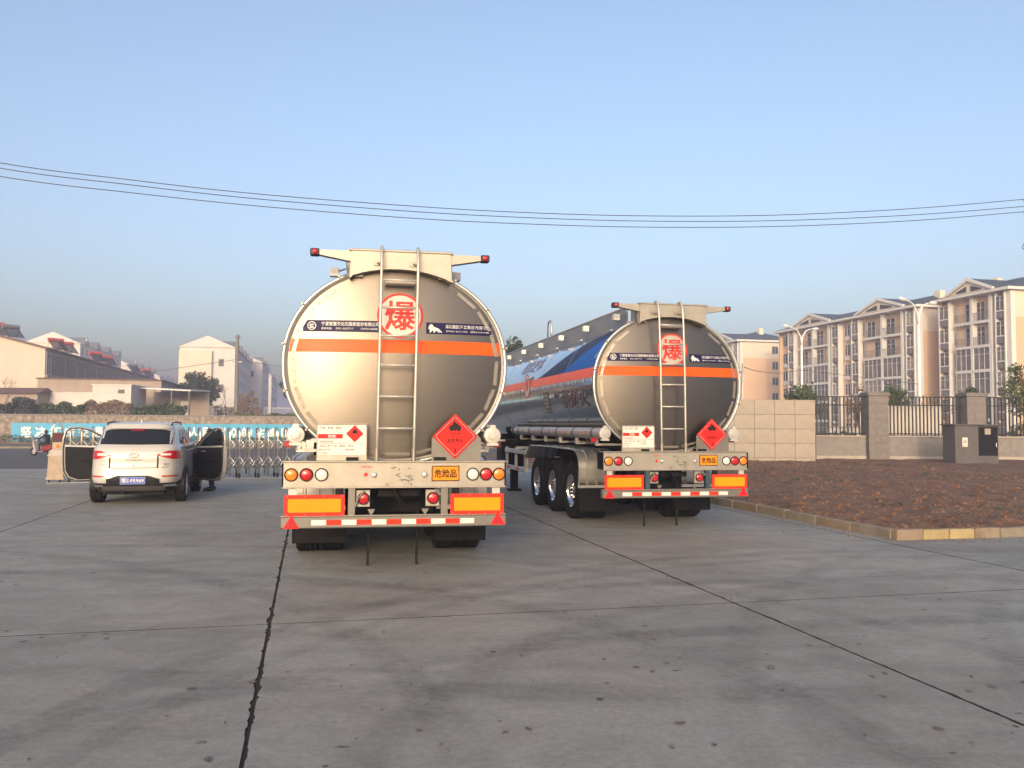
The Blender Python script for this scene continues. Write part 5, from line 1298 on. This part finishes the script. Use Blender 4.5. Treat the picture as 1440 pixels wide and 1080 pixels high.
m.add([(cx-.08, -.060, cz2-.06), (cx+.08, -.060, cz2-.06), (cx, -.060, cz2+.09), (cx-.045, -.060, cz2-.04), (cx+.045, -.060, cz2-.04), (cx, -.060, cz2+.05)], [(0,1,4,3),(1,2,5,4),(2,0,3,5)])
lettering(m, '有电危险', cx, hc-.86, .17, .06, flat(-.060)); m.build('lettering', 'black_ink', wl)
# ================================================================== right: apartment row
VF = 75.9; Z0 = ROADZ; FLH = 2.86; NF = 6; EH = 17.5-Z0
def apt(label, u0, u1, units, gable_windows, seed, far=False):
    B_ = gthing('apartment_building', label, 'apartment building', u0, VF, Z0, 'cream and peach apartment buildings beyond the fence')
    L = u1-u0; D = 11.5; rnd = random.Random(seed)
    # local: x = into the building (v), y = along the row (u)
    split = FLH*(NF-1)+.1
    m = MB(); m.box(.55, D, .02, L-.02, 0, EH-.3); m.build('core_wall', 'plaster_peach', B_)
    m = MB(); m.box(.0, D, -.0, .35, 0, split); m.build('gable_wall', 'plaster_peach', B_)
    m = MB(); m.box(-.02, D+.02, -.02, .37, split, EH-.3); m.build('gable_top', 'plaster_topcream', B_)
    m = MB(); m.box(.0, D, L-.35, L, 0, EH-.3); m.build('far_gable', 'plaster_peach', B_)
    m = MB(); m.box(-.05, .55, -.06, .55, 0, EH-.3); m.build('corner_pier', 'paint_white', B_)
    for x in (6.4, 9.0):
        if not gable_windows: break
        for f in range(NF):
            m = MB(); m.box(x, x+1.2, -.05, .05, f*FLH+1.0, f*FLH+2.35); w = m.build('window', 'glass_dark', B_)
            m = MB(); m.box(x-.06, x, -.08, .0, f*FLH+.95, f*FLH+2.4); m.box(x+1.2, x+1.26, -.08, .0, f*FLH+.95, f*FLH+2.4); m.box(x+.57, x+.63, -.08, .0, f*FLH+1.0, f*FLH+2.35); m.box(x-.06, x+1.26, -.12, .0, f*FLH+.88, f*FLH+.95); m.build('frame', 'paint_white', w)
    UL = L/units
    cache = {}
    def glazing(w, h, nm, op):
        vr = rnd.choice(('glass_far', 'glass_far', 'glass_curtain', 'glass_shade')) if nm == 'g' else 0
        k = (round(w, 2), round(h, 2), nm, op, vr)
        if k not in cache:
            a = MB(); a.box(0, .03, 0, w, 0, h); b = MB(); nb = max(2, round(w/ .95))
            for y in lin(0, w, nb+1): b.box(-.04, 0, max(0, y-.022), min(w, y+.022), 0, h)
            for z in ((0, h*.70, h) if not op else (0, h)): b.box(-.035, 0, 0, w, max(0, z-.022), min(h, z+.022))
            cache[k] = (a.data('window', vr if nm == 'g' else ('glass_dark' if nm == 'd' else 'spandrel')), b.data('mullion', 'paint_white' if nm != 's' else 'grey_metal'))
        return cache[k]
    def win(x, y, z, w, h, nm='g', op=False):
        a, b = glazing(w, h, nm, op); o = put('window', a, B_, (x, y, z)); put('mullion', b, o); return o
    for q in range(units):
        y0 = q*UL+.55*(q == 0); y1 = (q+1)*UL; W = y1-y0
        fr = [('bay', .15), ('slot', .07), ('bal', .27), ('bal', .27), ('slot', .06), ('bay', .18)]
        if units > 1: fr = [('bay', .11), ('slot', .05), ('bal', .25), ('bal', .25), ('slot', .05), ('bay', .11), ('stair', .18)]
        y = y0
        for kind, fq in fr:
            w = W*fq
            # pier
            if kind in ('bal',):
                m = MB(); m.box(-.16, .55, y-.2, y+.2, 0, EH-.35); m.build('pier', 'paint_white', B_)
            for f in range(NF):
                zb = f*FLH
                if kind == 'bay':
                    win(-.17, y+.2, zb+.95, w-.4, 1.6); win(-.15, y+.23, zb+.08, w-.46, .75, 's', True)
                elif kind == 'slot':
                    win(.42, y+.1, zb+.5, w-.2, 2.0, 'd', True)
                elif kind == 'bal':
                    openb = f >= NF-2 and not (rnd.random() < .15)
                    m = MB(); m.box(-.18, .55, y+.2, y+w-.2, zb-.16, zb+.16); m.build('balcony_slab', 'paint_white', B_)
                    if openb:
                        win(.46, y+w*.12 if rnd.random() < .5 else y+w*.5, zb+.2, w*.42, 2.2, 'd')
                        m = MB()
                        for yy in lin(y+.25, y+w-.25, max(6, int(w/.28))): m.box(-.13, -.10, yy-.015, yy+.015, zb+.16, zb+1.1)
                        m.box(-.15, -.08, y+.2, y+w-.2, zb+1.08, zb+1.14); m.build('railing', 'grey_metal', B_)
                    else:
                        win(-.06, y+.2, zb+.16, w-.4, FLH-.32, 'g')
                else:
                    if rnd.random() < .6:
                        m = MB(); m.bbox(.20, .55, y+w*.42, y+w*.42+.85, zb+.25, zb+.85, .02); m.build('air_conditioner', 'paint_white', B_)
                    win(.44, y+.5, zb+1.0, 1.3, 1.5, 'd'); win(.44, y+w-1.9, zb+1.0, 1.3, 1.5, 'd')
            if kind == 'bay':
                m = MB()
                m.box(-.24, .55, y+.06, y+.2, 0, EH-.35); m.box(-.24, .55, y+w-.2, y+w-.06, 0, EH-.35)
                m.build('bay_pier', 'paint_white', B_)
                for f in range(NF):
                    m = MB(); m.box(-.22, .55, y+.2, y+w-.2, f*FLH+.83, f*FLH+.95); m.build('bay_sill', 'paint_white', B_)
            y += w
        # pediment over the balconies
        pa = y0+W*sum(k[1] for k in fr[:1]); pb = y0+W*sum(k[1] for k in fr[:5]); pc = (pa+pb)/2; ph = 1.45
        m = MB(); m.prism([(pa, EH-.0), (pb, EH-.0), (pc, EH+ph)], -.5, 4.5, 'x'); pd = m.build('pediment', 'plaster_topcream', B_)
        m = MB()
        for a_, b_ in ((pa-.3, pc), (pb+.3, pc)): m.add([(-.75, a_, EH-.05), (-.75, b_, EH+ph+.05), (-.75, b_, EH+ph+.4), (-.75, a_, EH+.25), (-.4, a_, EH-.05), (-.4, b_, EH+ph+.05), (-.4, b_, EH+ph+.4), (-.4, a_, EH+.25)], [(0,1,2,3),(7,6,5,4),(0,4,5,1),(3,2,6,7),(0,3,7,4)])
        m.build('raking_trim', 'paint_white', pd)
        for s in (-1, 1):
            m = MB(); e = (pb-pa)/2
            m.prism([(pc+s*.35, EH+.25), (pc+s*.55*e, EH+.25), (pc+s*.55*e, EH+.42), (pc+s*.35, EH+ph-.55)], -.56, -.5, 'x'); m.build('gable_window', 'glass_dark', pd)
        m = MB(); m.add([(-.5, pa-.25, EH+.22), (-.5, pc, EH+ph+.38), (5.5, pc, EH+ph+.38), (5.5, pa-.25, EH+.22)], [(0, 1, 2, 3)]); m.add([(-.5, pb+.25, EH+.22), (-.5, pc, EH+ph+.38), (5.5, pc, EH+ph+.38), (5.5, pb+.25, EH+.22)], [(0, 1, 2, 3)]); m.build('pediment_roof', 'roof_slate', pd)
    m = MB(); m.box(-.85, D+.6, -.55, L+.55, EH-.33, EH-.02); m.build('eave', 'paint_white', B_)
    m = MB(); a_, b_ = -.8, D+.55; h_ = 2.0
    hipn, hipf = (.3, .3)
    m.add([(a_, -.5, EH), (b_, -.5, EH), (b_, L+.5, EH), (a_, L+.5, EH), ((a_+b_)/2, 4.0, EH+h_), ((a_+b_)/2, L-4.0, EH+h_)], [(0, 1, 4), (1, 2, 5, 4), (2, 3, 5), (3, 0, 4, 5), (3, 2, 1, 0)]); rf = m.build('roof', 'roof_slate', B_)
    for y in lin(3, L-3, max(2, units)):
        m = MB(); m.box(D*.5-.4, D*.5+.4, y-.5, y+.5, EH+1.0, EH+2.5); m.build('vent_stack', 'plaster_topcream', rf)
    return B_
apt('nearest apartment building at the right edge, with one pedimented balcony bay', 78.7, 89.7, 1, False, 1)
apt('long middle apartment building with two pediments behind the street lamps', 93.4, 126.8, 2, False, 2)
apt('farthest apartment building, peach gable end right of the farther tank', 139.9, 172, 2, True, 3)
# ================================================================== street lamps
def street_lamp(label, px, Y, ytop, arm):
    t = dep(px, ytop, Y); p = Vector((t.x, t.y, ROADZ)); h = t.z-ROADZ
    L_ = thing('street_lamp', label, 'street lamp', p, GA*0.0, 'white double-arm street lamps beyond the fence')
    m = MB(); m.cyl((0, 0, 0), (0, 0, h-1.2), .13, 12, .085); m.build('post', 'lamp_white', L_, 180)
    m = MB(); m.cyl((0, 0, 0), (0, 0, .5), .19, 12); m.build('base', 'lamp_white', L_)
    for s in (-1, 1):
        pts = [(0, 0, h-1.6), (s*.1, s*.1, h-.85), (s*arm*.35, s*arm*.2, h-.25), (s*arm*.75, s*arm*.45, h-.04), (s*arm, s*arm*.6, h)]
        m = MB(); m.tube(pts, [.075, .065, .055, .045, .04], 8); ar = m.build('arm', 'lamp_white', L_, 180)
        e = Vector(pts[-1]); d = Vector((s, s*.6, .12)).normalized(); sd_ = Vector((-d.y, d.x, 0)).normalized()
        m = MB(); m.tube([e-d*.05, e+d*.15, e+d*.5, e+d*.72], [.05, .11, .12, .05], 10); m.build('lamp_head', 'lamp_white', ar, 180)
        m = MB(); m.tube([e+d*.15+Vector((0, 0, -.07)), e+d*.55+Vector((0, 0, -.07))], .06, 8); m.build('lens', 'lens_clear', ar)
street_lamp('tall white double-arm street lamp before the middle apartment building', 1291, 56, 424, 1.15)
street_lamp('white double-arm street lamp nearer the farther tank', 1127, 74, 461, 1.3)
# ================================================================== trees behind the fence
def rp(px, Y, z=ROADZ): p = dep(px, 590, Y); return Vector((p.x, p.y, z))
tree('dense round green tree behind the end of the tile wall', rp(1131, 50), 4.75, (1.15, 1.1, 1.35), 'leaf_dark', 3000, .09, 31)
tree('green bushy tree behind the first fence pillar', rp(1255, 46), 4.55, (.85, .9, 1.35), 'leaf_dark', 2400, .085, 32)
tree('dark bushy tree behind the second fence pillar', rp(1366, 46), 4.55, (.75, .8, 1.2), 'leaf_dark', 2000, .085, 33)
tree('large green tree at the right picture edge', rp(1446, 44), 5.8, (1.3, 1.2, 1.7), 'leaf_mid', 2600, .085, 34)
tree('small brownish tree between the lamp and the fence pillar', rp(1206, 48), 4.6, (.75, .7, 1.3), 'leaf_brown', 700, .07, 35, 18)
bare_tree('thin sapling behind the white board', rp(1318, 42), 3.6, .8, 36, None, 'leaf_mid', 120)
bare_tree('thin yellowish sapling right of the first pillar', rp(1300, 42), 3.5, .8, 37, None, 'leaf_mid', 160)
hedge('dark clipped hedge showing above the tile wall', rp(1036, 44), rp(1095, 44), 3.35, .7, 'leaf_blue', 2600, .09, 38)
for k, (pa, pb) in enumerate(((1150, 1240), (1240, 1350), (1380, 1445))):
    hedge(('leafy shrubs behind the first railing panel', 'leafy shrubs around the white board', 'leafy shrubs behind the rightmost railing')[k], rp(pa, 41.5+k*.3), rp(pb, 41.5+k*.3), 2.35, .7, 'leaf_dark', 1500, .085, 40+k, 'shrub_row', 'shrubs')
SH = thing('white_wall', 'low white wall glimpsed through the first railing panel', 'wall', rp(1165, 44)); m = MB(); m.box(0, rp(1215, 44).x-rp(1165, 44).x, 0, .25, 0, 1.9); m.build('wall_face', 'white_board', SH); m = MB(); m.box(-.05, rp(1215, 44).x-rp(1165, 44).x+.05, -.05, .3, 1.9, 1.98); m.build('coping', 'coping', SH)
# ================================================================== overhead power line and its poles
def plane_pt(px, py):
    A_, B_ = dep(-300, 400, 31), dep(1450, 400, 40); d = ray(px, py)
    n = Vector((B_.y-A_.y, -(B_.x-A_.x), 0)); t = n.dot(Vector((A_.x, A_.y, CH))-Vector((0, 0, CH)))/n.dot(d); return d*t+Vector((0, 0, CH))
XS = [-300, 0, 180, 360, 575, 730, 900, 1090, 1280, 1437, 1450]
W1 = [172, 229, 252.5, 272.5, 289.5, 298.5, 303.5, 302.5, 293.5, 280.5, 279]
W2 = [180, 236.5, 259.5, 279.5, 297, 305.5, 310.8, 310.3, 302.5, 290.5, 289.2]
W3 = [192, 248, 270.5, 289.5, 306.5, 314.5, 319.3, 318.5, 310.5, 298, 296.8]
for nm, ys_ in (('topmost of the three power lines crossing the sky', W1), ('middle of the three power lines crossing the sky', W2), ('lowest of the three power lines crossing the sky', W3)):
    wire(nm, [plane_pt(x, y) for x, y in zip(XS, ys_)], .016, 'power_line', 'power lines across the sky')
for px, tops, lab in ((1450, (279, 289.2, 296.8), 'power pole with insulators at the right picture edge'),):
    t = plane_pt(px, tops[0]); P = thing('power_pole', lab, 'pole', (t.x, t.y, ROADZ), 0)
    h = t.z-ROADZ
    m = MB(); m.cyl((.35, 0, 0), (.35, 0, h+.3), .19, 12, .11); m.build('shaft', 'concrete_pole', P, 40)
    for i, y in enumerate(tops):
        z = plane_pt(px, y).z-ROADZ
        m = MB(); m.box(-.08, .8, -.05, .05, z-.24, z-.16); ca = m.build('cross_arm', 'galv', P)
        m = MB(); m.lathe([(.03, -.18), (.07, -.12), (.045, -.09), (.06, -.05), (.03, -.02), (0, 0)], 10, (-.30 if i != 1 else -.05, 0, z+.0), 'z')
        m.tube([(-.30 if i != 1 else -.05, 0, z-.1), (-.2, 0, z-.25), (.1, 0, z-.2)], .025, 6); m.build('insulator', 'cabinet', ca, 60)
    z = plane_pt(px, 342).z-ROADZ
    m = MB(); m.box(-.35, .6, -.05, .05, z-.05, z+.03); m.tube([(-.4, 0, z-.02), (-.42, .1, z-.2), (-.1, .1, z-.45), (.3, .05, z-.5)], .02, 6); m.lathe([(.05, 0), (.07, .1), (.04, .2), (0, .24)], 10, (-.25, 0, z+.03), 'z'); m.build('switch_arm', 'cabinet', P)
q = rp(1041, 52); t_ = dep(1044, 511, 52)
TP = thing('thin_pole', 'slim leaning service pole just right of the farther tank', 'pole', q); m = MB(); m.tube([(0, 0, 0), (.04, 0, (t_.z-ROADZ)*.6), (t_.x-q.x, 0, t_.z-ROADZ)], [.05, .045, .03], 8); m.build('shaft', 'grey_metal', TP, 180); m = MB(); m.box(t_.x-q.x-.12, t_.x-q.x+.1, -.02, .02, t_.z-ROADZ-.5, t_.z-ROADZ-.46); m.build('bracket', 'grey_metal', TP)
wire('thin service wire from the slim pole to the street lamp', [dep(1046, 516, 52), dep(1065, 522, 56), dep(1095, 525, 64), dep(1113, 522.5, 70), dep(1125, 520, 74)], .02)
wire('thin service wire drooping from lamp to lamp', [dep(1125, 520, 74), dep(1175, 526, 70), dep(1240, 534, 62), dep(1291, 540, 56)], .02)
# ================================================================== haze
m = MB(); m.box(-940, 940, -540, 940, ROADZ-1.5, 26.0)
hz_ = m.build('haze', 'wire'); hz_.data.materials.clear()
hm = bpy.data.materials.new('haze'); hm.use_nodes = True; n = hm.node_tree.nodes; n.remove(n['Principled BSDF'])
pv = n.new('ShaderNodeVolumePrincipled'); pv.inputs['Color'].default_value = (.68, .72, 1.0, 1); pv.inputs['Density'].default_value = .0017; pv.inputs['Anisotropy'].default_value = .0
hm.node_tree.links.new(pv.outputs[0], n['Material Output'].inputs['Volume']); hz_.data.materials.append(hm)
tag(hz_, 'thin bluish evening haze over the whole place', 'haze', kind='stuff')
